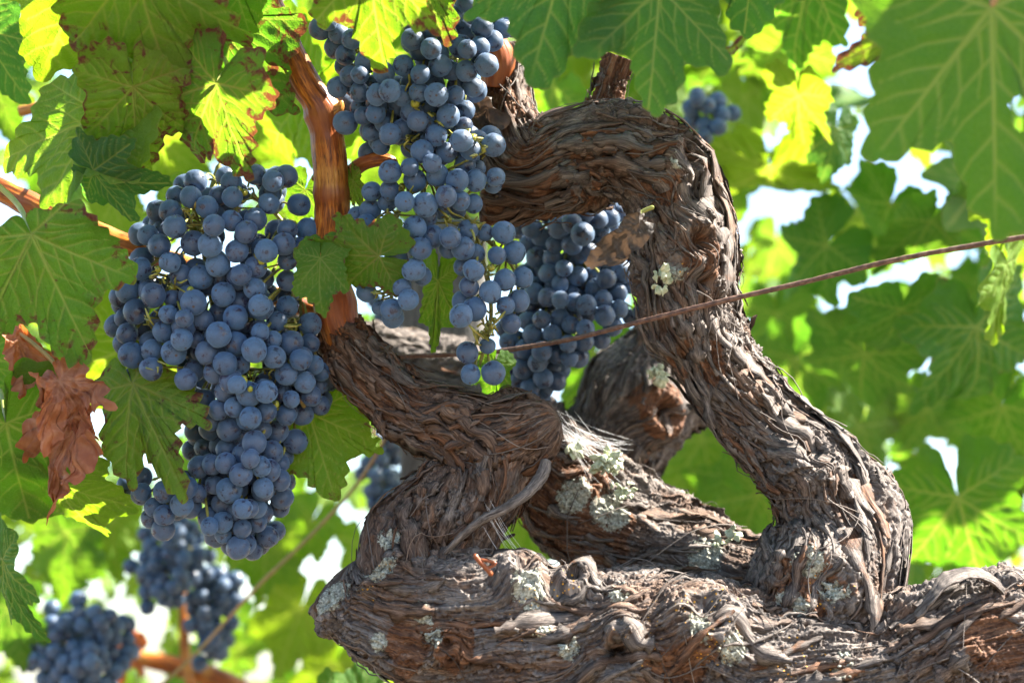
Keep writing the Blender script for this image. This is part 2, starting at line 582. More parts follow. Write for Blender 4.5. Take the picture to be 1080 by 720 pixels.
def limb(name, ctrl, parent, material, seed=1, twist=6.0, step=0.00050, lump=0.17, flute=0.13, plate=0.0022, fib=0.0008,
         strips=120, fibres=40, knots=(), lich=(), oran=(), red=(), caps=(1, 1), strip_len=(0.014, 0.05), warp=0.55):
    """one gnarled limb: a swept surface with lumps, twisted ropes of wood, shingled bark, fibres and loose bark strips.
    ctrl rows are (x, y, depth, radius in photo pixels); knots rows (x, y, depth, radius m, height m, hollow m)"""
    c = np.asarray(ctrl, float)
    W3 = PA(c[:, :3])
    rm = c[:, 3] * K * c[:, 2]
    q = np.column_stack([W3, rm])
    _, s0 = catmull(q, 10)
    ns = int(s0[-1] / step)
    q, s = catmull(q, ns)
    C, r = q[:, :3], q[:, 3].copy()
    L = s[-1]
    for flag, dist in ((caps[0], s), (caps[1], L - s)):
        if flag:
            x = np.clip(dist / (r * 0.75), 0, 1)
            r = r * np.sqrt(np.clip(1 - (1 - x) ** 2, 0.0004, 1))
    nth = int(2 * np.pi * np.median(rm) / step)
    T, N, B = frames(C)
    th = np.linspace(0, 2 * np.pi, nth, endpoint=False)
    ct, st = np.cos(th), np.sin(th)
    D = (ct[None, :, None] * N[:, None] + st[None, :, None] * B[:, None]).reshape(-1, 3)
    rr = np.repeat(r, nth)
    ss = np.repeat(s, nth)
    tt = np.tile(th, ns)
    CC = np.repeat(C, nth, 0)
    base = CC + D * rr[:, None]
    cap_f = np.clip(rr / (np.repeat(q[:, 3], nth) + 1e-9), 0, 1)
    # grain angle
    w = fbm(base * 13, 2, seed) * warp * 0.20
    w2 = pn(base * 60, seed + 5) * warp * 0.04
    g_t = tt + twist * ss + w + w2
    g_s = ss + 0.02 * pn(base * 22, seed + 7)
    h = np.zeros(len(base))
    lift_k = np.zeros(len(base))
    for (kx, ky, kd, kr, kh, ko) in knots:
        kp = np.array(P(kx, ky, kd))
        # knot sits on the surface: nearest vertex to the point
        near = base[np.argmin(((base - kp) ** 2).sum(1))]
        dd = np.linalg.norm(base - near, axis=1)
        fall = np.exp(-(dd / (kr * 1.6)) ** 2)
        g_t = g_t + fall * 0.26 * np.sin(dd / kr * 1.7)
        h = h + kh * np.exp(-((dd - kr * 0.75) / (kr * 0.5)) ** 2) - ko * np.exp(-(dd / (kr * 0.42)) ** 2)
    cg, sg = np.cos(g_t), np.sin(g_t)
    r0 = np.median(rm)

    def gpos(feat, along):
        return np.stack([cg * (r0 / feat), sg * (r0 / feat), g_s / along], 1)
    h = h + lump * rr * fbm(base * 16, 2, seed + 11) + 0.03 * rr * pn(base * 75, seed + 14)
    ro = 1 - 2 * np.abs(pn(gpos(0.022, 0.20), seed + 21))
    h = h + flute * rr * (ro - 0.35)
    ro2 = 1 - 2 * np.abs(pn(gpos(0.0085, 0.15), seed + 24))
    h = h + 0.0015 * (ro2 - 0.3) * (plate / 0.0022)
    m1 = pn(gpos(0.0085, 0.11), seed + 31) * 1.5 + pn(gpos(0.0030, 0.040), seed + 33) * 0.8 + 0.6 * pn(base * 170, seed + 34)
    f1 = m1 - np.floor(m1)
    sw = f1 * sstep(1.0, 0.90, f1)
    m2 = pn(gpos(0.0036, 0.09), seed + 41) * 1.8 + pn(gpos(0.0014, 0.022), seed + 43) * 0.7 + 0.25 * pn(base * 380, seed + 44)
    f2 = m2 - np.floor(m2)
    sw2 = f2 * sstep(1.0, 0.88, f2)
    big = sstep(-0.35, 0.4, pn(base * 28, seed + 51))
    h = h + plate * (sw * (0.22 + 0.5 * big) + 0.35 * sw2)
    h = h + fib * pn(gpos(0.0016, 0.030), seed + 61) + fib * 0.7 * pn(gpos(0.0008, 0.014), seed + 63)
    # split plates of old bark: cells along the grain, each at its own height, lifted at one end
    for kc, (cw, cl, ca) in enumerate(((0.0085, 0.032, 0.0030), (0.0036, 0.016, 0.0016))):
        ncol = max(6, int(2 * np.pi * r0 / cw))
        uu = (g_t % (2 * np.pi)) / (2 * np.pi) * ncol + 0.75 * pn(base * 120, seed + 81 + kc) + 0.32 * pn(base * 420, seed + 83 + kc)
        ui = np.floor(uu).astype(np.int64) % ncol
        hs = lambda a_, b_: ((a_ * 73856093) ^ (b_ * 19349663) ^ (seed * 83492791)) % 9973 / 9973.0
        vv = g_s / cl + 7.0 * hs(ui, 11 + kc) + 0.35 * pn(base * 110, seed + 85 + kc)
        vi = np.floor(vv).astype(np.int64)
        hh_ = hs(ui, vi + 5000)
        fv, fu = vv - np.floor(vv), uu - np.floor(uu)
        crack = np.exp(-(np.minimum(fu, 1 - fu) / 0.09) ** 2)
        h = h + ca * (0.3 + 0.7 * big) * (hh_ + 0.55 * fv * (hh_ > 0.45) - 0.9 * crack * (hh_ > 0.2))
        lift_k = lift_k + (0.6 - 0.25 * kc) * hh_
    cr = pn(gpos(0.0095, 0.10), seed + 91)
    h = h - 0.0026 * np.exp(-(cr / 0.045) ** 2) * sstep(-0.2, 0.3, pn(base * 30, seed + 92))
    rough = sstep(-0.1, 0.5, pn(base * 34, seed + 66))
    h = h + rough * (0.0013 * np.abs(pn(base * 240, seed + 65)) + 0.0006 * pn(base * 560, seed + 67))
    # lichen crust
    lm = np.zeros(len(base))
    om = np.zeros(len(base))
    rmk = np.zeros(len(base))
    for lst, arr in ((lich, lm), (oran, om), (red, rmk)):
        for (lx, ly, ld, lr) in lst:
            lp = np.array(P(lx, ly, ld))
            near = base[np.argmin(((base - lp) ** 2).sum(1))]
            dd = np.linalg.norm(base - near, axis=1) / (lr * K * ld)
            dd = dd * (1 + 0.5 * pn(base * 60, seed + 71))
            np.maximum(arr, sstep(1.15, 0.35, dd), out=arr)
    h = h + lm * 0.0022 * (0.5 + np.abs(pn(base * 230, seed + 73)))
    h = h * np.clip(cap_f * 1.4, 0.0, 1)
    V = base + D * h[:, None]
    # at the ends push along the axis so the cap is not a neat dome
    gc = np.stack([cg * r0, sg * r0, g_s * 0.12], 1)
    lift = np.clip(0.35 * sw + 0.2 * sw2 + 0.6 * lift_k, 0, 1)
    idx = np.arange(ns * nth).reshape(ns, nth)
    a, b_ = idx[:-1], idx[1:]
    Q = np.stack([a, np.roll(a, -1, 1), np.roll(b_, -1, 1), b_], -1).reshape(-1, 4)
    bag = Bag()
    # end discs
    e0, e1 = len(V), len(V) + 1
    V2 = np.vstack([V, C[0], C[-1]])
    ext = lambda arr: np.concatenate([arr, arr[:1], arr[-1:]])
    tri = np.vstack([np.stack([np.full(nth, e0), np.roll(idx[0], -1), idx[0]], 1),
                     np.stack([np.full(nth, e1), idx[-1], np.roll(idx[-1], -1)], 1)])
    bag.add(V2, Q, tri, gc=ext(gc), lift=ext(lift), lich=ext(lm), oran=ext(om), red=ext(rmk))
    # loose bark: ribbons that follow the grain and lift off at an end
    rs = np.random.RandomState(seed * 7 + 3)
    VG = V.reshape(ns, nth, 3)
    DG = D.reshape(ns, nth, 3)
    GG = gc.reshape(ns, nth, 3)
    TG = g_t.reshape(ns, nth)

    def trail(i, j, n_along, drift):
        pts, nr, gg = [], [], []
        target = TG[i, j]
        jj = j
        for a_ in range(n_along):
            ii = i + a_
            if ii >= ns:
                break
            js = (np.arange(jj - 3, jj + 4)) % nth
            dv = np.angle(np.exp(1j * (TG[ii, js] - target - drift * a_)))
            jj = js[np.argmin(np.abs(dv))]
            pts.append(VG[ii, jj])
            nr.append(DG[ii, jj])
            gg.append(GG[ii, jj])
        return np.array(pts), np.array(nr), np.array(gg)

    def smooth(a_, k_):
        ker = np.ones(k_) / k_
        pad = np.vstack([np.repeat(a_[:1], k_ // 2, 0), a_, np.repeat(a_[-1:], k_ - 1 - k_ // 2, 0)])
        return np.stack([np.convolve(pad[:, c_], ker, 'valid') for c_ in range(3)], 1)
    made = 0
    while made < strips:
        made += 1
        ln = rs.uniform(*strip_len)
        na_ = int(ln / step)
        i = rs.randint(2, max(3, ns - na_ - 2))
        if r[i] < 0.4 * q[i, 3]:
            continue
        p_, n_, g_ = trail(i, rs.randint(nth), na_, rs.normal(0, 0.004))
        if len(p_) < 12:
            continue
        kk = 9
        p_, n_ = smooth(p_, kk), smooth(n_, kk)
        sel = np.linspace(0, len(p_) - 1, 16).astype(int)
        p_, n_, g_ = p_[sel], n_[sel], g_[sel]
        n_ /= np.linalg.norm(n_, axis=1)[:, None] + 1e-9
        u = np.linspace(0, 1, 16)
        if rs.rand() < 0.5:
            u = u[::-1]
        up = rs.uniform(0.0006, 0.0035) * (1 if rs.rand() < 0.8 else 2.2)
        hgt = 0.0006 + up * u ** 2.2 + 0.0010 * rs.rand() * np.sin(u * rs.uniform(4, 12) + rs.rand() * 6)
        p_ = p_ + n_ * hgt[:, None]
        tang = np.gradient(p_, axis=0)
        tang /= np.linalg.norm(tang, axis=1)[:, None] + 1e-9
        side = np.cross(n_, tang)
        wd = rs.choice([rs.uniform(0.0005, 0.003), rs.uniform(0.002, 0.0065)]) * (0.35 + 0.65 * np.sin(np.pi * np.clip(u * 0.85 + 0.12, 0, 1))) * (1 + 0.35 * np.sin(u * rs.uniform(9, 20) + rs.rand() * 6))
        wd = wd * (1 + 0.22 * rs.normal(0, 1, 16))
        curl = n_ * (wd * rs.uniform(-0.25, 0.30))[:, None]
        th_ = n_ * 0.00035
        rows = np.stack([p_ - side * wd[:, None] + curl, p_ + th_, p_ + side * wd[:, None] + curl * rs.uniform(-0.5, 1),
                         p_ - th_], 1)
        nv = rows.shape[0]
        id_ = np.arange(nv * 4).reshape(nv, 4)
        Qs = np.stack([id_[:-1], np.roll(id_[:-1], -1, 1), np.roll(id_[1:], -1, 1), id_[1:]], -1).reshape(-1, 4)
        g4 = np.repeat(g_[:, None], 4, 1) + np.array([-1, 0, 1, 0])[None, :, None] * wd[:, None, None] * np.array([1, 0.6, 0])
        bag.add(rows.reshape(-1, 3), Qs, gc=g4.reshape(-1, 3) + rs.rand() * 0.3, lift=rs.uniform(0.1, 1.0), lich=0.0, oran=0.0,
                red=rs.choice([0, 0, 0, 0.25]))
    for _ in range(fibres):
        ln = rs.uniform(0.015, 0.06)
        na_ = int(ln / step)
        i = rs.randint(2, max(3, ns - na_ - 2))
        p_, n_, g_ = trail(i, rs.randint(nth), na_, rs.normal(0, 0.012))
        if len(p_) < 12:
            continue
        p_, n_ = smooth(p_, 7), smooth(n_, 7)
        sel = np.linspace(0, len(p_) - 1, 12).astype(int)
        p_, n_, g_ = p_[sel], n_[sel], g_[sel]
        u = np.linspace(0, 1, 12)
        hh = 0.0006 + rs.uniform(0.0005, 0.005) * np.abs(np.sin(u * rs.uniform(1.5, 4.5)))
        V_, Q_, _g = tube_np(p_ + n_ * hh[:, None], rs.uniform(0.00016, 0.0004), 4, 14)
        bag.add(V_, Q_, gc=np.repeat(g_[:1], len(V_), 0) + rs.rand(), lift=1.0, lich=0.0, oran=0.0, red=0.0)
    o = link(name, bag.mesh(name), material, parent)
    return o, V, D


def Pl(px, py, d):
    return P(px, py, d)


vine = empty("grapevine", P(700, 900, 1.12))
vine.location.z = 0.0
tag(vine, "old gnarled grapevine with thick twisted shaggy brown limbs arching around the grape bunches", "grapevine")
bpy.context.view_layer.update()


class VP:
    pass


def child_of_vine(o):
    o.parent = vine
    o.matrix_parent_inverse = Matrix.Translation(-vine.location)
    return o


def vlimb(*a, **kw):
    o, V, D = limb(a[0], a[1], None, *a[2:], **kw)
    child_of_vine(o)
    return o, V, D


# front low limb, running out of the frame on the right
LOW, _, _ = vlimb("limb", [(372, 592, 1.10, 32), (392, 622, 1.10, 50), (440, 652, 1.09, 62), (520, 662, 1.085, 70), (620, 674, 1.085, 72),
                     (730, 690, 1.085, 74), (840, 712, 1.085, 68), (930, 716, 1.085, 66), (1010, 694, 1.085, 74), (1120, 690, 1.085, 78), (1260, 700, 1.10, 70)],
            M_BARK, seed=3, twist=5.0, strips=330, fibres=90, lump=0.15, flute=0.08, plate=0.0026, strip_len=(0.012, 0.055),
            knots=[(652, 692, 1.03, 0.014, 0.006, 0.012), (655, 655, 1.03, 0.006, 0.003, 0.004), (463, 688, 1.03, 0.006, 0.002, 0.004),
                   (745, 632, 1.04, 0.018, 0.008, 0.0), (552, 594, 1.06, 0.012, 0.007, 0.0), (605, 596, 1.06, 0.008, 0.006, 0.0), (350, 640, 1.09, 0.010, 0.006, 0.0)],
            lich=[(375, 570, 1.07, 34), (350, 620, 1.08, 26), (430, 640, 1.03, 20), (440, 672, 1.03, 18), (560, 610, 1.04, 30), (600, 685, 1.03, 20),
                  (380, 690, 1.05, 18), (575, 660, 1.03, 16), (740, 650, 1.03, 22), (780, 680, 1.03, 24), (655, 610, 1.05, 16), (900, 690, 1.03, 20)],
            oran=[(380, 600, 1.06, 30), (560, 640, 1.03, 36), (760, 650, 1.03, 50), (680, 640, 1.03, 40), (850, 700, 1.03, 40), (600, 600, 1.04, 30)],
            red=[(470, 690, 1.03, 26), (415, 700, 1.04, 30), (720, 715, 1.03, 40), (1050, 660, 1.03, 40)])
# knuckle limb from the foot of the cane down to the low limb
KNU, _, _ = vlimb("limb", [(356, 336, 1.13, 17), (366, 358, 1.13, 20), (389, 394, 1.125, 25), (432, 431, 1.12, 29), (486, 460, 1.115, 38), (508, 494, 1.115, 47), (480, 540, 1.115, 50),
                     (444, 578, 1.11, 50), (430, 610, 1.10, 46), (470, 640, 1.10, 40)],
            M_BARK_RED, seed=8, twist=7.0, strips=200, fibres=50, lump=0.12, flute=0.14, plate=0.0022,
            knots=[(465, 430, 1.07, 0.009, 0.004, 0.006), (575, 448, 1.10, 0.012, 0.006, 0.0), (505, 462, 1.06, 0.006, 0.003, 0.003)],
            red=[(385, 385, 1.09, 40), (410, 410, 1.09, 30), (350, 335, 1.11, 40), (500, 465, 1.05, 20)],
            lich=[(405, 560, 1.07, 22)])
# stub of the knuckle, pointing right
vlimb("limb", [(470, 474, 1.118, 34), (516, 463, 1.112, 35), (552, 456, 1.108, 31), (574, 448, 1.106, 23), (590, 441, 1.105, 14)],
      M_BARK_RED, seed=9, twist=9.0, strips=80, fibres=30, lump=0.2, flute=0.18, plate=0.0030, caps=(1, 1))
# middle limb behind, running down right to the foot of the arch
vlimb("limb", [(545, 430, 1.205, 28), (584, 496, 1.20, 43), (636, 543, 1.195, 54), (700, 580, 1.19, 50), (780, 612, 1.17, 42), (860, 640, 1.15, 44), (930, 690, 1.12, 40)],
      M_BARK, seed=12, twist=6.0, strips=150, fibres=50, lump=0.17, plate=0.0026,
      lich=[(590, 520, 1.14, 30), (640, 530, 1.13, 30), (740, 580, 1.13, 30)],
      red=[(570, 560, 1.15, 60), (620, 580, 1.14, 40)], knots=[(625, 490, 1.15, 0.008, 0.004, 0.003)])
# the big arch
ARCH, _, _ = vlimb("limb", [(534, 44, 1.15, 15), (537, 90, 1.15, 20), (540, 134, 1.145, 28), (562, 172, 1.14, 35), (614, 157, 1.135, 36), (668, 164, 1.13, 41), (712, 200, 1.13, 48),
                      (727, 262, 1.13, 51), (731, 322, 1.13, 47), (755, 384, 1.13, 38), (804, 447, 1.13, 38), (864, 506, 1.125, 48), (884, 568, 1.12, 65),
                      (858, 630, 1.11, 70), (820, 690, 1.10, 56)],
             M_BARK, seed=21, twist=4.0, strips=460, fibres=130, lump=0.16, flute=0.09, plate=0.0026, strip_len=(0.015, 0.07), warp=0.7,
             knots=[(750, 250, 1.07, 0.012, 0.005, 0.006), (745, 300, 1.07, 0.011, 0.005, 0.003), (860, 470, 1.08, 0.014, 0.005, 0.002), (870, 610, 1.05, 0.022, 0.006, 0.004),
                    (735, 150, 1.09, 0.012, 0.005, 0.003), (700, 350, 1.11, 0.014, 0.006, 0.0),
                    (590, 205, 1.12, 0.012, 0.006, 0.0)],
             lich=[(690, 292, 1.08, 20), (716, 290, 1.08, 14), (850, 575, 1.05, 26), (880, 620, 1.05, 22), (728, 320, 1.08, 10), (820, 650, 1.05, 24), (720, 160, 1.09, 18)],
             oran=[(720, 285, 1.08, 20), (870, 620, 1.05, 26)],
             red=[(560, 200, 1.09, 40), (545, 100, 1.13, 30), (620, 180, 1.09, 40), (752, 270, 1.07, 26), (690, 200, 1.08, 24), (720, 400, 1.08, 30), (840, 600, 1.05, 40)])
# arch: the broken left end below the stub
vlimb("limb", [(506, 204, 1.15, 14), (536, 208, 1.15, 21), (586, 194, 1.148, 24), (640, 176, 1.14, 28)],
      M_BARK_RED, seed=23, twist=9.0, strips=70, fibres=20, lump=0.18, flute=0.16, plate=0.0024, red=[(560, 220, 1.12, 60)])
# dark limb behind the arch
vlimb("limb", [(775, 330, 1.29, 48), (720, 378, 1.29, 56), (672, 428, 1.28, 54), (632, 478, 1.27, 46), (590, 520, 1.25, 40)],
      M_BARK_GREY, seed=31, twist=6.0, step=0.0008, strips=80, fibres=20, lump=0.16, plate=0.003, red=[(712, 440, 1.22, 34)],
      knots=[(712, 440, 1.22, 0.014, 0.009, 0.004)])
# grey limb behind the cane, running left
vlimb("limb", [(300, 345, 1.34, 26), (380, 378, 1.33, 30), (450, 402, 1.32, 37), (520, 438, 1.30, 40), (580, 486, 1.27, 40)],
      M_BARK_GREY, seed=37, twist=7.0, step=0.0008, strips=70, fibres=20, lump=0.15, plate=0.003)
# trunk below the frame
vlimb("trunk", [(760, 690, 1.11, 70), (730, 800, 1.13, 84), (700, 1000, 1.16, 90), (690, 1300, 1.18, 96), (690, 1750, 1.22, 120)],
      M_BARK, seed=41, twist=5.0, step=0.0016, strips=60, fibres=0)


# ------------------------------------------------------------------ canes
def cane(ctrl, seed, nodes=(), red=(), step=0.0009, cap=(0, 1), name="cane"):
    c = np.asarray(ctrl, float)
    q = np.column_stack([PA(c[:, :3]), c[:, 3] * K * c[:, 2]])
    _, s0 = catmull(q, 10)
    ns = max(30, int(s0[-1] / step))
    q, s = catmull(q, ns)
    C, r = q[:, :3], q[:, 3].copy()
    nth = max(20, int(2 * np.pi * r.max() / 0.0007))
    redv = np.zeros(ns)
    for (nx, ny, nd, w_, amp) in nodes:
        dd = np.linalg.norm(C - np.array(P(nx, ny, nd)), axis=1)
        r = r * (1 + amp * np.exp(-(dd / w_) ** 2)) * (1 - 0.5 * amp * np.exp(-((dd - w_ * 1.8) / (w_ * 0.5)) ** 2) * 0.3)
        redv = np.maximum(redv, np.exp(-(dd / (w_ * 1.3)) ** 2))
    for (nx, ny, nd, w_) in red:
        dd = np.linalg.norm(C - np.array(P(nx, ny, nd)), axis=1)
        redv = np.maximum(redv, np.exp(-(dd / w_) ** 2))
    if cap[0]:
        r *= np.sqrt(np.clip(1 - (1 - np.clip(s / 0.006, 0, 1)) ** 2, 0.001, 1))
    if cap[1]:
        r *= np.sqrt(np.clip(1 - (1 - np.clip((s[-1] - s) / 0.006, 0, 1)) ** 2, 0.001, 1))
    T, N, B = frames(C)
    th = np.linspace(0, 2 * np.pi, nth, endpoint=False)
    D = (np.cos(th)[None, :, None] * N[:, None] + np.sin(th)[None, :, None] * B[:, None]).reshape(-1, 3)
    rr = np.repeat(r, nth)
    base = np.repeat(C, nth, 0) + D * rr[:, None]
    r0 = np.median(r)
    g = np.stack([np.tile(np.cos(th), ns) * r0, np.tile(np.sin(th), ns) * r0, np.repeat(s, nth) * 0.12], 1)
    h = 0.05 * rr * fbm(base * 60, 2, seed) + 0.0003 * pn(g * np.array([900, 900, 260]), seed + 2) + 0.00012 * pn(g * np.array([2200, 2200, 700]), seed + 3)
    V = base + D * h[:, None]
    idx = np.arange(ns * nth).reshape(ns, nth)
    a, b_ = idx[:-1], idx[1:]
    Q = np.stack([a, np.roll(a, -1, 1), np.roll(b_, -1, 1), b_], -1).reshape(-1, 4)
    tri = np.vstack([np.stack([np.full(nth, len(V)), np.roll(idx[0], -1), idx[0]], 1),
                     np.stack([np.full(nth, len(V) + 1), idx[-1], np.roll(idx[-1], -1)], 1)])
    V = np.vstack([V, C[0], C[-1]])
    ext = lambda x: np.concatenate([x, x[:1], x[-1:]])
    me = mesh_np(name, V, Q, tri, {"gc": ext(g), "red": ext(np.repeat(redv, nth))})
    return child_of_vine(link(name, me, M_CANE))


cane([(262, -60, 1.10, 13), (284, 0, 1.105, 13.5), (300, 42, 1.105, 14.5), (322, 88, 1.108, 16), (340, 118, 1.11, 17.5), (347, 160, 1.112, 18), (350, 205, 1.115, 18.5), (350, 250, 1.12, 19),
      (351, 300, 1.128, 19), (358, 345, 1.128, 21), (372, 372, 1.128, 22)], 51,
     nodes=[(341, 119, 1.11, 0.006, 0.20), (296, 22, 1.105, 0.005, 0.2), (350, 204, 1.115, 0.004, 0.10), (352, 318, 1.128, 0.008, 0.16)],
     red=[(346, 135, 1.11, 0.008), (352, 318, 1.128, 0.02), (292, 22, 1.118, 0.012)], cap=(0, 0))
cane([(346, 120, 1.106, 9), (357, 114, 1.104, 6), (361, 106, 1.103, 3.5)], 52, name="bud")
cane([(352, 196, 1.128, 11), (368, 184, 1.12, 8), (384, 172, 1.115, 7.5), (402, 168, 1.112, 7), (420, 172, 1.112, 5)], 53, cap=(0, 1), red=[(384, 172, 1.115, 0.006)])
cane([(342, 190, 1.125, 7), (334, 187, 1.119, 5), (329, 190, 1.117, 3)], 54, name="bud", red=[(330, 188, 1.118, 0.01)])
cane([(-60, 170, 1.16, 11.5), (0, 200, 1.155, 12), (50, 224, 1.15, 12), (100, 244, 1.148, 11.5), (150, 264, 1.145, 11), (230, 292, 1.15, 10), (340, 330, 1.16, 10)], 55,
     nodes=[(30, 214, 1.152, 0.006, 0.12)], cap=(0, 0))
cane([(20, 118, 1.3, 5.5), (64, 108, 1.3, 6), (104, 103, 1.3, 6.5), (150, 108, 1.3, 7)], 56)
# cut spur on top of the arch
vlimb("spur", [(632, 136, 1.150, 18), (641, 106, 1.150, 15), (647, 84, 1.150, 13), (656, 60, 1.148, 14)], M_BARK_RED, seed=57, twist=3.0, strips=26, fibres=8, lump=0.12, flute=0.10, plate=0.0016,
      caps=(0, 0), red=[(645, 90, 1.14, 40)], strip_len=(0.006, 0.014))
cane([(522, 92, 1.14, 15), (524, 66, 1.138, 17), (520, 44, 1.136, 15), (516, 20, 1.135, 10), (508, -30, 1.13, 9)], 58, nodes=[(524, 62, 1.138, 0.008, 0.2)], red=[(524, 62, 1.138, 0.03)])
# thin dry twig lying against the knuckle
tw = [P(468, 584, 1.075), P(486, 566, 1.07), P(508, 548, 1.068), P(532, 536, 1.072), P(556, 520, 1.08), P(572, 500, 1.09), P(576, 484, 1.095)]
V_, Q_, g_ = tube_np(tw, [0.0016, 0.0021, 0.0024, 0.0027, 0.0031, 0.0036, 0.003], 10, 60)
V_ = V_ + 0.0005 * np.stack([pn(V_ * 500, k) for k in (1, 2, 3)], 1)
bt = Bag()
bt.add(V_, Q_, gc=g_, lift=0.8, lich=0.0, oran=0.0, red=0.0)
child_of_vine(link("twig", bt.mesh("twig"), M_BARK_GREY))
tw = [P(500, 584, 1.03), P(506, 592, 1.03), P(514, 600, 1.03), P(519, 607, 1.03)]
V_, Q_, g_ = tube_np(tw, 0.0014, 8, 16)
b2 = Bag()
b2.add(V_, Q_, gc=g_, red=1.0)
for pts in ([(506, 590), (514, 591), (524, 594)], [(513, 599), (518, 597), (523, 594)]):
    V_, Q_, g_ = tube_np([P(x, y, 1.03) for x, y in pts], 0.0009, 8, 12)
    b2.add(V_, Q_, gc=g_, red=1.0)
tg = link("leaf_stalk", b2.mesh("leaf_stalk"), M_CANE)
tag(tg, "small reddish fallen leaf stalk lying on top of the low limb", "stalk")

# leafy lichen tufts, little ruffled lobes standing on the bark


def lichen(cx, cy, d, rad_px, n, seed):
    rs = np.random.RandomState(seed)
    bag = Bag()
    for _ in range(n):
        a, rr_ = rs.uniform(0, 6.28), rad_px * math.sqrt(rs.rand())
        c0 = np.array(P(cx + rr_ * math.cos(a), cy + rr_ * math.sin(a) * 0.8, d + rs.uniform(-0.004, 0.004)))
        L = rs.uniform(0.0022, 0.0048)
        uu, vv = np.meshgrid(np.linspace(-1, 1, 9), np.linspace(0, 1, 6))
        x = uu * (0.35 + 0.65 * np.sqrt(vv)) * L * 0.9
        y = vv * L * (1 - 0.25 * uu ** 2)
        z = 0.0012 * np.sin(uu * 5 + rs.rand() * 6) * vv + L * 0.5 * vv ** 2
        q = np.stack([x.ravel(), z.ravel(), y.ravel()], 1)
        t_ = rs.uniform(0, 6.28)
        Rm = np.array(Matrix.Rotation(t_, 3, 'Y') @ Matrix.Rotation(rs.uniform(-0.9, 0.9), 3, 'X') @ Matrix.Rotation(rs.uniform(-1, 1), 3, 'Z'))
        q = q @ Rm.T + c0
        i = np.arange(54).reshape(6, 9)
        bag.add(q, np.stack([i[:-1, :-1], i[:-1, 1:], i[1:, 1:], i[1:, :-1]], -1).reshape(-1, 4))
    o = link("lichen", bag.mesh("lichen"), M_LICH)
    so_ = o.modifiers.new("thick", 'SOLIDIFY')
    so_.thickness = 0.0005
    return child_of_vine(o)


lichen(638, 488, 1.150, 15, 30, 1)
lichen(658, 516, 1.150, 12, 10, 2)
lichen(694, 396, 1.228, 9, 24, 3)
lichen(764, 566, 1.145, 14, 9, 4)
lichen(700, 294, 1.095, 14, 9, 6)
lichen(606, 472, 1.158, 8, 16, 7)

# a strap of bark that has sprung loose and arches over the low limb at the right
sp_, _ = catmull(np.array([P(x, y, d) for x, y, d in ((966, 650, 1.045), (984, 628, 1.045), (1000, 611, 1.05), (1024, 604, 1.055), (1046, 611, 1.06), (1062, 628, 1.065))]), 60)
wv = 0.006 * (0.7 + 0.3 * np.sin(np.linspace(0.3, 2.9, 60))) * (1 + 0.25 * pn(sp_ * 160, 2))
sd = np.array(CAM.to_3x3() @ Vector((0.1, 0.35, -0.9)))
T_, N_, B_ = frames(sp_)
side = sd - T_ * (T_ @ sd)[:, None]
side /= np.linalg.norm(side, axis=1)[:, None]
rows = np.stack([sp_ + side * wv[:, None] * f + np.cross(T_, side) * (0.0012 * math.cos(f * 5) + 0.0006 * pn(sp_ * 300 + f * 3, 4))[:, None] for f in np.linspace(-1, 1, 9)], 1)
ids = np.arange(60 * 9).reshape(60, 9)
bs = Bag()
gs = np.stack([np.repeat(np.linspace(-1, 1, 9)[None], 60, 0) * 0.006, np.zeros((60, 9)), np.repeat(np.linspace(0, 0.06, 60)[:, None] * 0.12, 9, 1)], -1).reshape(-1, 3)
bs.add(rows.reshape(-1, 3), np.stack([ids[:-1, :-1], ids[:-1, 1:], ids[1:, 1:], ids[1:, :-1]], -1).reshape(-1, 4), gc=gs, lift=0.9, lich=0.0, oran=0.0, red=0.0)
strap = link("loose_bark", bs.mesh("loose_bark"), M_BARK_GREY)
sm_ = strap.modifiers.new("thick", 'SOLIDIFY')
sm_.thickness = 0.0007
child_of_vine(strap)

# cobweb between the knuckle and the limb behind it
rw = np.random.RandomState(5)
bw = Bag()
for _ in range(46):
    a = np.array(P(rw.uniform(582, 606), rw.uniform(432, 470), rw.uniform(1.12, 1.17)))
    b_ = np.array(P(rw.uniform(618, 668), rw.uniform(462, 520), rw.uniform(1.15, 1.22)))
    V_, Q_, g_ = tube_np([a, (a + b_) / 2 + np.array([0, 0, -rw.uniform(0, 0.003)]), b_], 0.00007, 3, 8)
    bw.add(V_, Q_)
for _ in range(12):
    a = np.array(P(rw.uniform(505, 520), rw.uniform(520, 560), 1.08))
    b_ = np.array(P(rw.uniform(530, 560), rw.uniform(575, 600), 1.09))
    V_, Q_, g_ = tube_np([a, (a + b_) / 2 + np.array([0, 0, -0.002]), b_], 0.00007, 3, 8)
    bw.add(V_, Q_)
tag(link("cobweb", bw.mesh("cobweb"), M_WEB), "faint white cobweb threads stretched beside the knuckled limb", "cobweb", kind="stuff")

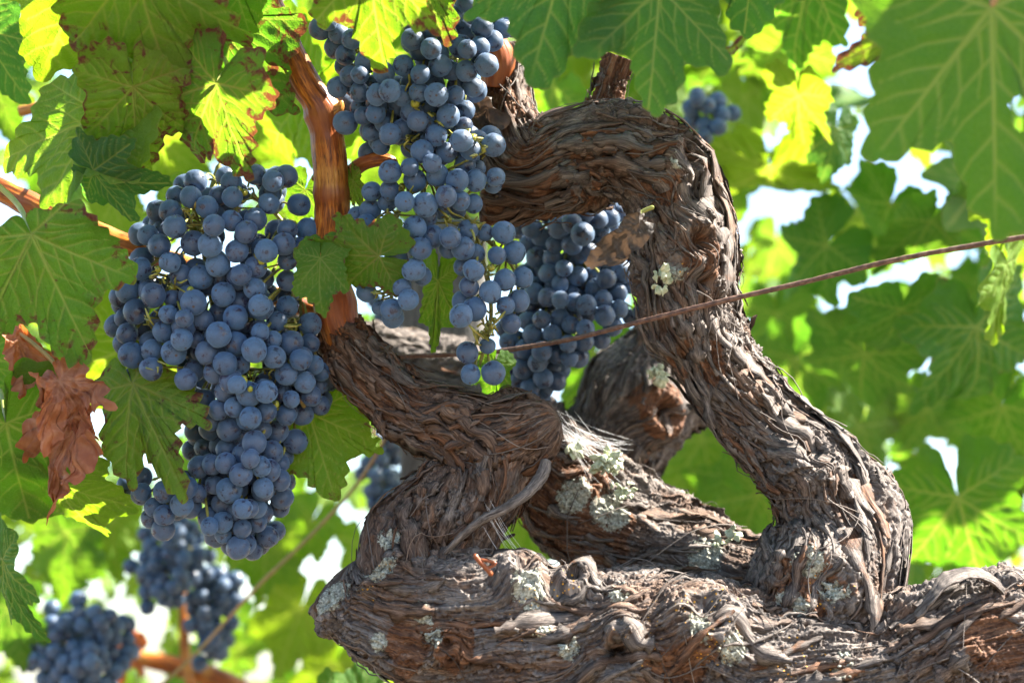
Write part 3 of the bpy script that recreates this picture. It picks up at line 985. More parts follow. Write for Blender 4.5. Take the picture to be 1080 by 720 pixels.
# ------------------------------------------------------------------ trellis wire, stake
wp = [P(x, y, d) for x, y, d in ((250, 380, 1.235), (400, 376, 1.20), (470, 374, 1.185), (520, 371, 1.17), (600, 358, 1.13), (680, 338, 1.083), (760, 318, 1.062), (850, 297, 1.052), (940, 275, 1.04),
                                 (1020, 260, 1.03), (1080, 250, 1.02), (1300, 214, 1.0))]
V_, Q_, g_ = tube_np(wp, 0.0014, 10, 400)
V_ = V_ + 0.00022 * np.stack([pn(V_ * 420, k) for k in (1, 2, 3)], 1)
wb = Bag()
wb.add(V_, Q_, gc=g_)
tag(link("trellis_wire", wb.mesh("trellis_wire"), M_WIRE), "thin rusty brown wire stretched across in front of the arching limb", "wire")
wp = [P(x, y, d) for x, y, d in ((150, 740, 1.50), (205, 690, 1.48), (270, 620, 1.46), (330, 562, 1.44), (378, 508, 1.42), (412, 452, 1.40), (440, 400, 1.40))]
V_, Q_, g_ = tube_np(wp, 0.0013, 8, 80)
wb = Bag()
wb.add(V_, Q_, gc=g_)
tag(link("tendril", wb.mesh("tendril"), M_PET), "thin brown shoot slanting up through the bright gap below the left bunch", "shoot")


def stake(x0, x1, ytop, d):
    a, b = P(x0, ytop, d), P(x1, ytop, d)
    w = (b - a).length / 2
    cx, cy, zt = (a.x + b.x) / 2, (a.y + b.y) / 2, a.z
    n = 90
    z = np.linspace(-0.25, zt, n)
    th = np.linspace(0, 2 * np.pi, 64, endpoint=False)
    sq = w / np.maximum(np.abs(np.cos(th)) ** 6 + np.abs(np.sin(th)) ** 6, 1e-6) ** (1 / 6)
    V = np.stack([np.tile(sq * np.cos(th), n), np.tile(sq * np.sin(th), n), np.repeat(z, 64)], 1)
    g = np.stack([V[:, 0], V[:, 1], V[:, 2] * 0.12], 1)
    k = 1 + 0.05 * pn(g * np.array([260, 260, 90]), 4) + 0.02 * pn(g * np.array([700, 700, 200]), 5)
    V[:, :2] *= k[:, None]
    V += np.array([cx, cy + w, 0])
    idx = np.arange(n * 64).reshape(n, 64)
    Q = np.stack([idx[:-1], np.roll(idx[:-1], -1, 1), np.roll(idx[1:], -1, 1), idx[1:]], -1).reshape(-1, 4)
    V = np.vstack([V, [cx, cy + w, zt]])
    g = np.vstack([g, g[-1:]])
    t_ = np.stack([np.full(64, n * 64), idx[-1], np.roll(idx[-1], -1)], 1)
    return link("wooden_stake", mesh_np("wooden_stake", V, Q, t_, {"gc": g}), M_STAKE)


tag(stake(424, 512, 230, 1.42), "weathered grey wooden stake standing behind the middle bunch", "stake")


# ------------------------------------------------------------------ leaves
def leaf_np(seed, na=300, nr=46, lobing=0.5, width=1.0, cup=0.25, fold=0.07, wave=0.07, droop=0.5, puff=0.011, crumple=0.0, teeth=0.054, roll=0.0, hole=None, basal=1.0):
    """a five-lobed toothed vine leaf; stalk at the origin, tip at (0,1); returns V,Q,attrs"""
    rs = np.random.RandomState(seed)
    base = [(0, 1.0), (13, 0.86), (30, 0.80 - 0.34 * lobing), (50, 0.92), (66, 0.74), (80, 0.70 - 0.26 * lobing), (104, 0.76), (126, 0.62), (148, 0.54), (166, 0.42), (176, 0.13)]
    pts = []
    for sgn in (1, -1):
        side = []
        for (a, r) in base:
            a2 = a + rs.uniform(-4, 4) * (0 < a < 170)
            r = r * (basal if a > 120 else (0.5 + 0.5 * basal if a > 90 else 1.0))
            r2 = r * (1 + rs.uniform(-0.07, 0.07) * (a > 0))
            side.append((sgn * a2, r2))
        pts.append(side)
    ctrl = [(a, r) for a, r in reversed(pts[1])][:-1] + pts[0]
    xy = np.array([(r * math.sin(R(a)) * width * 0.80, r * math.cos(R(a))) for a, r in ctrl])
    xy3 = np.column_stack([xy, np.zeros(len(xy))])
    # blend of straight and smooth outline
    cs, s = catmull(xy3, na)
    L = np.concatenate([[0], np.cumsum(np.linalg.norm(np.diff(xy, axis=0), axis=1))])
    out = cs[:, :2]
    d = np.gradient(out, axis=0)
    nrm = np.stack([-d[:, 1], d[:, 0]], 1)
    nrm /= np.linalg.norm(nrm, axis=1)[:, None] + 1e-9
    sgn = np.sign((nrm * out).sum(1))
    sgn[sgn == 0] = 1
    nrm *= sgn[:, None]
    tt = s / s[-1]
    nt_ = 30
    ph = np.cumsum(rs.uniform(0.7, 1.3, nt_ + 4))
    ph = ph / ph[nt_]
    u = np.interp(tt, np.concatenate([[0], ph]), np.arange(nt_ + 5))
    fr = u - np.floor(u)
    amp = rs.uniform(0.5, 1.25, nt_ + 6)[np.floor(u).astype(int)]
    tri = np.where(fr < 0.5, fr * 2, 2 - fr * 2) ** 0.85
    rim_r = np.linalg.norm(out, axis=1)
    out = out + nrm * (teeth * amp * (tri - 0.45) * np.clip(rim_r * 2.2, 0, 1))[:, None]
    t = np.linspace(0.0, 1, nr + 1)[1:]
    xyv = (t[:, None, None] * out[None]).reshape(-1, 2)
    edge = np.repeat(t, na)
    V = np.column_stack([xyv, np.zeros(len(xyv))])
    V = np.vstack([[0, 0, 0], V])
    edge = np.concatenate([[0], edge])
    # veins
    segs = []
    for a in (0, 51, -51, 105, -105):
        a2 = a + rs.uniform(-4, 4)
        ln = {0: 0.96, 51: 0.86, -51: 0.86, 105: 0.70, -105: 0.70}[a]
        tip = np.array([math.sin(R(a2)) * ln * width * 0.80, math.cos(R(a2)) * ln])
        segs.append((np.zeros(2), tip, 0.0135, 0.004))
        dirv = tip / np.linalg.norm(tip)
        for kq in range(1, 6):
            for sg in (1, -1):
                f = (kq - 0.5 + 0.25 * sg + rs.uniform(-0.1, 0.1)) / 5.6
                p0 = tip * f
                ang = R(rs.uniform(40, 52)) * sg
                dv = np.array([dirv[0] * math.cos(ang) - dirv[1] * math.sin(ang), dirv[0] * math.sin(ang) + dirv[1] * math.cos(ang)])
                l2 = ln * (0.46 - 0.32 * f) * (1.0 if f > 0.2 else 0.8)
                p1 = p0 + dv * l2 * 0.55
                p2 = p1 + (dv * 0.8 + dirv * 0.35) * l2 * 0.5
                segs.append((p0, p1, 0.0085, 0.006))
                segs.append((p1, p2, 0.006, 0.0025))
    vein = np.zeros(len(V))
    dmain = np.full(len(V), 9.0)
    for q_, (p0, p1, w0, w1) in enumerate(segs):
        e = p1 - p0
        h = np.clip(((V[:, :2] - p0) @ e) / (e @ e), 0, 1)
        dist = np.linalg.norm(V[:, :2] - (p0 + h[:, None] * e), axis=1)
        w = w0 + (w1 - w0) * h
        wt = 1.0 if w0 > 0.01 else 0.75
        vein = np.maximum(vein, wt * np.exp(-(dist / w) ** 2))
        dmain = np.minimum(dmain, dist * (1.0 if w0 > 0.01 else 1.6))
    luv = V.copy()
    luv[:, 2] = seed * 3.17 % 50
    rad = np.linalg.norm(V[:, :2], axis=1)
    ang = np.arctan2(V[:, 0], V[:, 1])
    z = fold * np.clip(dmain, 0, 0.3) * 1.0 - cup * 0.5 * V[:, 0] ** 2
    z = z + wave * edge ** 2.2 * rad * (np.sin(ang * rs.choice([3, 4, 5]) + rs.rand() * 6) + 0.6 * np.sin(ang * rs.choice([7, 9]) + rs.rand() * 6))
    q3 = np.column_stack([V[:, :2], np.full(len(V), seed * 1.7)])
    z = z + puff * (1.3 * pn(q3 * 5, 3) + 0.8 * pn(q3 * 13, 4)) + puff * 1.0 * np.clip(dmain * 7, 0, 1)
    V[:, 2] = z
    if crumple:
        off = np.stack([fbm(q3 * 2.7, 2, 7 + k_) for k_ in range(3)], 1)
        V = V + off * crumple * np.clip(rad, 0, 1)[:, None]
        rg = 1 - 2 * np.abs(pn(q3 * 4.2, 12))
        V[:, 2] += crumple * 0.35 * rg + crumple * 0.06 * (1 - 2 * np.abs(pn(q3 * 12, 13)))
    if roll:
        # roll the two halves up about the midrib
        Rr = 1.0 / roll
        a_ = V[:, 0] * roll
        x_ = np.sin(a_) * (Rr - V[:, 2])
        V[:, 2] = Rr - np.cos(a_) * (Rr - V[:, 2])
        V[:, 0] = x_
    if droop:
        Rr = 1.0 / droop
        a_ = V[:, 1] * droop
        y_ = np.sin(a_) * (Rr + V[:, 2])
        V[:, 2] = np.cos(a_) * (Rr + V[:, 2]) - Rr
        V[:, 1] = y_
    idx = 1 + np.arange(nr * na).reshape(nr, na)
    Q = np.stack([idx[:-1, :-1], idx[:-1, 1:], idx[1:, 1:], idx[1:, :-1]], -1).reshape(-1, 4)
    T = np.stack([np.zeros(na - 1, int), idx[0, 1:], idx[0, :-1]], 1)
    if hole:
        hx, hy, hr = hole
        hd = np.hypot(luv[:, 0] - hx, (luv[:, 1] - hy) * 0.7) + 0.02 * pn(q3 * 14, 20)
        Q = Q[~(hd[Q] < hr).all(1)]
    return V, Q, T, {"vein": vein, "edge": edge, "luv": luv}


CAMX = CAM.to_3x3() @ Vector((1, 0, 0))
CAMZ = CAM.to_3x3() @ Vector((0, 0, 1))


def leaf(label, base, tip, turn=0, seed=1, col=(0.3, 0.2, 0.2), stalk=None, group="vine leaves", material=None, sm=None, cat="leaf", name="vine_leaf", scale=1.0, stalk_mat=None,
         stalk_r=0.0012, **kw):
    """base: where the stalk meets the blade, tip: end of the middle lobe, both (x, y, depth); roll turns the blade about its midrib"""
    p0, p1 = P(*base), P(*tip)
    y = p1 - p0
    ln = y.length * scale
    y = y.normalized()
    z = CAMZ - y * CAMZ.dot(y)
    z = (Matrix.Rotation(R(turn), 3, y) @ z).normalized()
    x = y.cross(z)
    M = Matrix((x, y, z)).transposed().to_4x4()
    M.translation = p0
    root = empty(name, (0, 0, 0))
    root.matrix_world = M
    pxl = ln / (K * base[2])
    dft = dict(na=int(min(480, max(110, pxl * 2.4))), nr=int(min(70, max(14, pxl * 0.42))))
    dft.update(kw)
    V, Q, T, at = leaf_np(seed, **dft)
    me = mesh_np("blade", V * ln, Q, T, at)
    b = link("blade", me, material or M_LEAF, root)
    b.color = (*col, 1)
    if stalk:
        sp = [M.inverted() @ P(*s_) for s_ in stalk]
        pts = [Vector((0, 0, -0.0006))] + sp
        if len(pts) == 2:
            mid = (pts[0] + pts[1]) / 2 + Vector((0, 0, -0.006))
            pts = [pts[0], mid, pts[1]]
        V_, Q_, g_ = tube_np([tuple(v) for v in pts], stalk_r, 8, 24)
        bb = Bag()
        bb.add(V_, Q_, gc=g_)
        link("stalk", bb.mesh("stalk"), stalk_mat or M_PETG, root)
    tag(root, label, cat, group)
    return root


SKIP_STUFF = False
GL = "vine leaves around the bunches"
# --- top left
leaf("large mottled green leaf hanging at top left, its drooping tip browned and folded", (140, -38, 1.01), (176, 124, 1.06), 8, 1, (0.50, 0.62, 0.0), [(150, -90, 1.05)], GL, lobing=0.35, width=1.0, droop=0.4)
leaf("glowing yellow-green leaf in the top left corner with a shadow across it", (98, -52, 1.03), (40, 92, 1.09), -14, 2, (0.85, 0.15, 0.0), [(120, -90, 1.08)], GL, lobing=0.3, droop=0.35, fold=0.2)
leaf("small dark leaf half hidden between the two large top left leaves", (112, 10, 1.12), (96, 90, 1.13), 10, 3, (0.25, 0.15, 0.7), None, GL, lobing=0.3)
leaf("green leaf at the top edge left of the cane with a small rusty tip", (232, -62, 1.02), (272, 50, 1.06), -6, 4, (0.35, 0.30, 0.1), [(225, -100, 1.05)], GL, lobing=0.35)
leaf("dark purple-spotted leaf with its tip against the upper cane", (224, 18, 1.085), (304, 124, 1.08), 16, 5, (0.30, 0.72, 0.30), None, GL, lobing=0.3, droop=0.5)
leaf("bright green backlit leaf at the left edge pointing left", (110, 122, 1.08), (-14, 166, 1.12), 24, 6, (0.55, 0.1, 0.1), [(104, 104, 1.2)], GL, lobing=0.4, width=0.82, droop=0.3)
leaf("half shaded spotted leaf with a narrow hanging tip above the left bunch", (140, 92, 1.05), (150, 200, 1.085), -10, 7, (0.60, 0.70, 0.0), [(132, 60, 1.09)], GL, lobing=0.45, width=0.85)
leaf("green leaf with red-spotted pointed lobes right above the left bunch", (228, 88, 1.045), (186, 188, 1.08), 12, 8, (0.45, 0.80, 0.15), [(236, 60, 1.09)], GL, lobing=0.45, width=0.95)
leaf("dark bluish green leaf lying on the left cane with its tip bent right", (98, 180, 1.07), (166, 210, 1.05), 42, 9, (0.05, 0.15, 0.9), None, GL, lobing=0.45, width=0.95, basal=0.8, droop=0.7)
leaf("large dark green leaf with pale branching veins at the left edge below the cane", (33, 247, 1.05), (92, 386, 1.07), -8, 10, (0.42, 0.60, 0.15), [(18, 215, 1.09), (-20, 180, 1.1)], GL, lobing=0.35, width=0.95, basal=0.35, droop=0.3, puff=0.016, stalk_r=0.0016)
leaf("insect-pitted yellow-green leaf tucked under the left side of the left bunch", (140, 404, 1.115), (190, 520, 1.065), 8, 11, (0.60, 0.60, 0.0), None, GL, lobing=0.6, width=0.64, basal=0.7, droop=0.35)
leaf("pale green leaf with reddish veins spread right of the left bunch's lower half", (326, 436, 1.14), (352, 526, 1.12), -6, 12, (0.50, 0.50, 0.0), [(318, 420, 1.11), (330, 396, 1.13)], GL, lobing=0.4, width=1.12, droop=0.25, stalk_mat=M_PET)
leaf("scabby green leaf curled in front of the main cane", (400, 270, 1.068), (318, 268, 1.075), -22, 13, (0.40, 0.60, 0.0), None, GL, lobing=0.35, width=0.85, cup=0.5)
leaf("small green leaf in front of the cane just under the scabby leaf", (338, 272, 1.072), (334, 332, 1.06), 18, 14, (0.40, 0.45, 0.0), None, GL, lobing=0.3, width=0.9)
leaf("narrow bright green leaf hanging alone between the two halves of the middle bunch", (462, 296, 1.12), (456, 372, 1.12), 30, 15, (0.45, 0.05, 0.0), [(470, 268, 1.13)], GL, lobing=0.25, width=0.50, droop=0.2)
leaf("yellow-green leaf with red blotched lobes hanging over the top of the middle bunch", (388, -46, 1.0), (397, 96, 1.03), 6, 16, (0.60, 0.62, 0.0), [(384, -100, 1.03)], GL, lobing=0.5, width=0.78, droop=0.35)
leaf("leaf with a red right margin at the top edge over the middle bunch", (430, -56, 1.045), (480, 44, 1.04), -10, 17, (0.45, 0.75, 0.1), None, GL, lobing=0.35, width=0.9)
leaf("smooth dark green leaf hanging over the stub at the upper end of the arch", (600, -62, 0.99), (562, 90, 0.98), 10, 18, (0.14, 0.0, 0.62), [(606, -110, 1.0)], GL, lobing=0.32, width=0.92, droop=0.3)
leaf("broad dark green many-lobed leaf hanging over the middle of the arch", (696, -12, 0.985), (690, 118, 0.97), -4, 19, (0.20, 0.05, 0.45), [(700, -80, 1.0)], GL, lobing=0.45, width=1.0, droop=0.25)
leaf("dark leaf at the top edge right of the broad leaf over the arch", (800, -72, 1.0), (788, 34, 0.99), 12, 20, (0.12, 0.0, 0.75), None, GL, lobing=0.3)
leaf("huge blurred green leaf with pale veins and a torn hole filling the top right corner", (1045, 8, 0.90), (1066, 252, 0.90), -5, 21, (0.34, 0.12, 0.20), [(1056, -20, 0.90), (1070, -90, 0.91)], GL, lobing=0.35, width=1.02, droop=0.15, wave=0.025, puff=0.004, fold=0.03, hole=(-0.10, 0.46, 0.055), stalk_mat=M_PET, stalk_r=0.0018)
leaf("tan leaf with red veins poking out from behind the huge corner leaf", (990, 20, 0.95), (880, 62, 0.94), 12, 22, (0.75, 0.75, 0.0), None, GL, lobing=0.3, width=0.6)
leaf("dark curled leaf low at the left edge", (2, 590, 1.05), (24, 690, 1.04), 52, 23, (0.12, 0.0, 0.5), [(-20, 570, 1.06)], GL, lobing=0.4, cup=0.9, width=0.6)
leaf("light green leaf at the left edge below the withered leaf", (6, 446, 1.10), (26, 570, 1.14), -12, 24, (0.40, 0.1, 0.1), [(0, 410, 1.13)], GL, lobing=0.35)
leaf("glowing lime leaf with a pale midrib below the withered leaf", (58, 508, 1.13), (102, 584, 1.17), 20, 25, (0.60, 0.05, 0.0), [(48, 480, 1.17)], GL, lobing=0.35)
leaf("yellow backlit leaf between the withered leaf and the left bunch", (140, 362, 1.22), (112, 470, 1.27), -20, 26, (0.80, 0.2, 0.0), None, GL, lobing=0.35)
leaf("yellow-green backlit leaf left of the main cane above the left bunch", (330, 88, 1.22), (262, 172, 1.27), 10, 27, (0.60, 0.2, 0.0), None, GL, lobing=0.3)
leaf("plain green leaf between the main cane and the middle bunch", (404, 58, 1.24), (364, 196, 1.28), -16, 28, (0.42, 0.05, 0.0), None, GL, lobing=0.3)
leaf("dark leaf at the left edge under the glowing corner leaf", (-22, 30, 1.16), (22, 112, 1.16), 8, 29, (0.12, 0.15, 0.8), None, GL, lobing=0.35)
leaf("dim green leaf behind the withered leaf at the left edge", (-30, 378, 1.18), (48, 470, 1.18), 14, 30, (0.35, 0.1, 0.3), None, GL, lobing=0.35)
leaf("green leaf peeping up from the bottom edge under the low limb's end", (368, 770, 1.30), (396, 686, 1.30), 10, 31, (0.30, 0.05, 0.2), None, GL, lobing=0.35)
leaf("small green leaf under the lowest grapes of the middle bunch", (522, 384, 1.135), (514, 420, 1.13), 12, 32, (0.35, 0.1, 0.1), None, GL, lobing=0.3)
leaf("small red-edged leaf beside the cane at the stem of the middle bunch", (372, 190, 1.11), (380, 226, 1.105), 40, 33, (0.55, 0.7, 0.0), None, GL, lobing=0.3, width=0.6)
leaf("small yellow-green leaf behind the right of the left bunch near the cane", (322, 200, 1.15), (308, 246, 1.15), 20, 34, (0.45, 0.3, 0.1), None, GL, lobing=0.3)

# --- withered leaves
leaf("crumpled red-brown withered leaf hanging below the large left leaf", (84, 432, 1.085), (40, 536, 1.08), 24, 40, (0, 0, 0), [(58, 384, 1.09), (20, 350, 1.1)], "withered leaves", M_DEAD, name="withered_leaf",
     width=0.72, crumple=0.15, roll=2.8, droop=1.0, lobing=0.7, teeth=0.08, basal=0.4, wave=0.22, stalk_mat=M_PET)
leaf("curled red-brown withered leaf bunched up on top of the hanging one", (62, 402, 1.075), (104, 474, 1.07), -20, 45, (0, 0, 0), None, "withered leaves", M_DEAD, name="withered_leaf",
     width=0.85, crumple=0.16, roll=2.4, droop=1.3, lobing=0.7, teeth=0.08, basal=0.5, wave=0.24)
leaf("crumpled red-brown shred just above the hanging withered leaf", (18, 360, 1.10), (60, 436, 1.085), -30, 41, (0, 0, 0), None, "withered leaves", M_DEAD, name="withered_leaf",
     width=0.5, crumple=0.18, roll=3.2, droop=0.8, lobing=0.7, basal=0.4, wave=0.2)
leaf("grey-brown dry leaf caught on the inner side of the arch", (672, 236, 1.068), (618, 290, 1.066), -25, 42, (0, 0, 0), [(690, 218, 1.075)], "withered leaves", M_DRY, name="withered_leaf",
     width=0.5, crumple=0.12, roll=2.8, droop=0.7, lobing=0.05, teeth=0.015, basal=0.4)
leaf("small brown dry leaf beside the stub, right of the middle bunch", (500, 108, 1.125), (528, 152, 1.12), 30, 43, (0, 0, 0), None, "withered leaves", M_DRY, name="withered_leaf",
     width=0.8, crumple=0.22, roll=2.2, droop=0.8, lobing=0.2)
leaf("blurred red-brown withered leaf at the bottom edge beside the lowest bunch", (128, 682, 1.62), (122, 730, 1.62), -20, 44, (0, 0, 0), None, "withered leaves", M_DEAD, name="withered_leaf",
     width=0.9, crumple=0.2, roll=1.8, droop=0.5)

# ------------------------------------------------------------------ grapes
GR = 0.0066     # mean grape radius


def sphere_np(nu, nv, seed):
    u = np.linspace(0, 2 * np.pi, nu, endpoint=False)
    v = np.linspace(0, np.pi, nv + 1)[1:-1]
    X = np.concatenate([[[0, 0, 1]], np.stack([np.outer(np.sin(v), np.cos(u)), np.outer(np.sin(v), np.sin(u)), np.repeat(np.cos(v)[:, None], nu, 1)], -1).reshape(-1, 3), [[0, 0, -1]]])
    n = nv - 1
    idx = 1 + np.arange(n * nu).reshape(n, nu)
    Q = np.stack([idx[:-1], idx[1:], np.roll(idx[1:], -1, 1), np.roll(idx[:-1], -1, 1)], -1).reshape(-1, 4)
    T = np.vstack([np.stack([np.zeros(nu, int), idx[0], np.roll(idx[0], -1)], 1),
                   np.stack([np.full(nu, 1 + n * nu), np.roll(idx[-1], -1), idx[-1]], 1)])
    r = 1 + 0.045 * pn(X * 1.3, seed) + 0.012 * pn(X * 3.5, seed + 1)
    r = r - 0.03 * np.exp(-((1 - X[:, 2]) / 0.004)) - 0.05 * np.exp(-((1 + X[:, 2]) / 0.02))
    return X * r[:, None] * np.array([1, 1, 1.035]), Q, T, X


GRAPE = []
for k_ in range(5):
    V_, Q_, T_, X_ = sphere_np(36, 22, k_ * 3)
    me = mesh_np("grape", V_, Q_, T_, {"gp": X_ + k_ * 5.0, "pole": X_[:, 2]})
    me.materials.append(M_GRAPE)
    GRAPE.append((me, V_, Q_, T_, X_))
V_, Q_, T_, X_ = sphere_np(14, 9, 1)
BERRY = mesh_np("unripe_berry", V_, Q_, T_, {"gp": X_, "pole": X_[:, 2]})
BERRY.materials.append(M_UNRIPE)
LOWG = sphere_np(16, 10, 2)


def crop(ox, oy, lst, f=3.6):
    return [(ox + a[0] / f, oy + a[1] / f, (a[2] if len(a) > 2 else 43) / f, a[3] if len(a) > 3 else 0) for a in lst]


def bunch(label, seen, depth, bulge, top, seed, fill, fill_to=9999, cat="grape bunch", group=None, extra_r=0.965, berries=(), axis=None, branches=(), stems=True, spread=(6, 34)):
    """seen: grapes read off (x, y, radius px, level); depth of the bunch axis, bulge its half thickness in metres"""
    rs = np.random.RandomState(seed)
    s = np.array(seen, float)
    n = len(s)
    # local half width of the bunch
    dep = np.zeros(n)
    for i in range(n):
        near = np.abs(s[:, 1] - s[i, 1]) < 26
        x0, x1 = s[near, 0].min(), s[near, 0].max()
        c, hw = (x0 + x1) / 2, (x1 - x0) / 2 + 10
        e = np.clip((s[i, 0] - c) / hw, -1, 1)
        dep[i] = depth - min(bulge, hw * K * depth * 0.9) * math.sqrt(1 - e * e * 0.97) + 0.010 * s[i, 3] + rs.uniform(-0.002, 0.002)
    rad = s[:, 2] * K * dep * extra_r
    rad = np.clip(rad, GR * 0.68, GR * 1.16) * (1 + rs.normal(0, 0.035, n))
    Xp = PA(np.column_stack([s[:, :2], dep]))
    ray = Xp - np.array(cam.location)
    ray /= np.linalg.norm(ray, axis=1)[:, None]
    t = np.zeros(n)
    for _ in range(160):
        Q = Xp + ray * t[:, None]
        dv = Q[:, None] - Q[None]
        dd = np.linalg.norm(dv, axis=2) + np.eye(n)
        need = (rad[:, None] + rad[None]) * 0.965 - dd
        np.fill_diagonal(need, 0)
        m = need > 0
        if not m.any():
            break
        order = (s[:, 3] * 0.004 + dep + t)
        sg = np.sign(order[:, None] - order[None])
        t += np.clip((sg * np.where(m, need, 0)).sum(1) * 0.32, -0.003, 0.003)
    Q = Xp + ray * t[:, None]
    # fill the inside and the back
    F = []
    for _ in range(fill):
        i = rs.randint(n)
        if s[i, 1] > fill_to:
            continue
        off = rs.normal(0, 7, 2)
        dq = dep[i] + t[i] + rs.uniform(*spread) / 1000
        F.append(np.array(P(s[i, 0] + off[0], s[i, 1] + off[1], min(dq, depth + bulge))))
    if F:
        F = np.array(F)
        fr = rs.uniform(0.88, 1.05, len(F)) * GR
        ALL = np.vstack([Q, F])
        AR = np.concatenate([rad, fr])
        for _ in range(60):
            dv = ALL[:, None] - ALL[None]
            dd = np.linalg.norm(dv, axis=2) + np.eye(len(ALL))
            need = np.clip((AR[:, None] + AR[None]) * 0.95 - dd, 0, None)
            np.fill_diagonal(need, 0)
            mv = (dv / dd[..., None] * need[..., None]).sum(1) * 0.35
            mv[:n] = 0
            # never come forward of the seen ones
            ALL += mv
        Q, rad = ALL, AR
    camv = np.array(cam.location)
    dist = np.linalg.norm(Q - camv, axis=1)
    order = np.concatenate([np.arange(n)[np.argsort(s[:, 3], kind='stable')], np.arange(n, len(Q))])
    root = empty("grape_bunch", P(*top))
    loc0 = np.array(root.location)
    own = order[:100]
    rest = order[100:]
    for i in own:
        o = bpy.data.objects.new("grape", GRAPE[rs.randint(5)][0])
        COL.objects.link(o)
        o.parent = root
        o.location = Q[i] - loc0
        # blossom scar mostly outwards
        d = Vector(Q[i] - np.array(P(top[0], s[:, 1].mean(), depth))).normalized() + Vector(rs.normal(0, 0.9, 3)) + Vector((0, 0.1, -0.9))
        o.rotation_euler = d.to_track_quat('Z', 'Y').to_euler()
        k = rad[i]
        o.scale = (k * rs.uniform(0.97, 1.03), k * rs.uniform(0.97, 1.03), k)
    if len(rest):
        bag = Bag()
        for i in rest:
            me, V_, Q_, T_, X_ = GRAPE[rs.randint(5)]
            Rm = np.array(Vector(rs.normal(0, 1, 3)).to_track_quat('Z', 'Y').to_matrix())
            bag.add((V_ * rad[i]) @ Rm.T + Q[i] - loc0, Q_, T_, gp=X_ + rs.uniform(0, 40, 3), pole=X_[:, 2])
        tag(link("grapes_inside", bag.mesh("grapes_inside"), M_GRAPE, root), kind="stuff")
    # stems
    if stems:
        ax = axis or [(top[0], top[1]), (s[:, 0].mean(), s[:, 1].mean()), (s[s[:, 1].argmax(), 0], s[:, 1].max() - 10)]
        ap = [np.array(P(x, y, depth + (0 if len(a) == 0 else a[0]))) for x, y, *a in ax]
        bag = Bag()
        line, _ = catmull(np.array(ap), 80)
        V_, Q_, g_ = tube_np(line, np.linspace(0.0022, 0.0011, 80), 8, 80)
        bag.add(V_ - loc0, Q_)
        for br_ in branches:
            l2, _ = catmull(np.array([np.array(P(x, y, depth - 0.004)) for x, y in br_]), 40)
            V_, Q_, g_ = tube_np(l2, np.linspace(0.0015, 0.0009, 40), 8, 40)
            bag.add(V_ - loc0, Q_)
            line = np.vstack([line, l2])
        for i in range(n):
            j = np.argmin(np.linalg.norm(line - Q[i] - np.array([0, 0, 0.012]), axis=1))
            e = Q[i]
            v = line[j] - e
            v = v / (np.linalg.norm(v) + 1e-9)
            st = e + v * rad[i] * 0.97
            mid = (st + line[j]) / 2 + np.array([0, 0, 0.004])
            V_, Q_, g_ = tube_np([line[j], mid, st], [0.0008, 0.0006, 0.0010], 5, 10)
            bag.add(V_ - loc0, Q_)
        for (bx, by, _r) in berries:
            j = np.argmin(np.abs((line - np.array(P(bx, by, depth)))[:, 2]))
            V_, Q_, g_ = tube_np([line[j], np.array(P(bx, by - 3, depth - bulge * 0.8)), np.array(P(bx, by, depth - bulge - 0.004))], 0.0006, 5, 10)
            bag.add(V_ - loc0, Q_)
        # little bare stalks where grapes have dropped, clustered near the unripe berries
        for (bx, by, _r) in berries:
            for _ in range(4):
                a = np.array(P(bx + rs.uniform(-9, 9), by + rs.uniform(-9, 9), depth - bulge * rs.uniform(0.55, 1.0)))
                b = a + np.array([rs.normal(0, .003), -abs(rs.normal(0, .003)), rs.normal(0, .003)])
                j = np.argmin(np.linalg.norm(line - a, axis=1))
                V_, Q_, g_ = tube_np([line[j], (line[j] + a) / 2 + rs.normal(0, .002, 3), a, b], [0.0007, 0.0006, 0.0006, 0.0011], 5, 12)
                bag.add(V_ - loc0, Q_)
        link("stem", bag.mesh("stem"), M_STEM, root)
        for (bx, by, br) in berries:
            o = bpy.data.objects.new("unripe_berry", BERRY)
            COL.objects.link(o)
            o.parent = root
            # just in front of the nearest grapes there
            dmin = min([np.linalg.norm(Q[i] - camv) for i in range(n) if math.hypot(s[i, 0] - bx, s[i, 1] - by) < 15] or [depth])
            c = np.array(P(bx, by, 1.0)) - camv
            c = c / np.linalg.norm(c)
            o.location = camv + c * (dmin + 0.001) - loc0
            o.scale = (br * K * depth,) * 3
    tag(root, label, cat, group)
    return root


GB = "ripe grape bunches on the vine"
LEFT = crop(0, 180, [(743, 40, 45), (878, 45, 42), (970, 15, 42), (668, 95, 40), (725, 100, 42), (785, 138, 44), (882, 100, 44), (830, 95, 38, 1), (648, 155, 44), (663, 212, 46), (615, 222, 38, 1), (562, 245, 40), (605, 285, 46),
    (735, 275, 52, 1), (812, 208, 45), (880, 190, 42), (970, 185, 44), (935, 232, 46), (797, 282, 48), (900, 305, 48), (990, 300, 42), (540, 338, 50, 1), (532, 372, 46), (645, 348, 42), (828, 357, 48), (762, 405, 48),
    (690, 400, 45, 1), (915, 395, 43), (950, 350, 38, 1), (840, 405, 38, 1), (487, 457, 48), (582, 472, 48), (655, 485, 36, 1), (965, 447, 48), (848, 470, 47), (735, 500, 48), (515, 535, 48), (638, 545, 37), (700, 560, 37),
    (470, 560, 38, 1), (483, 618, 43), (622, 608, 48), (690, 640, 45), (577, 682, 45), (660, 690, 50), (500, 700, 53), (895, 557, 48), (830, 540, 40, 1), (985, 510, 42), (770, 565, 42, 1), (830, 622, 48), (745, 640, 38, 1),
    (880, 630, 38, 1), (895, 655, 45), (965, 680, 46), (785, 690, 46, 1), (840, 700, 42, 1)])
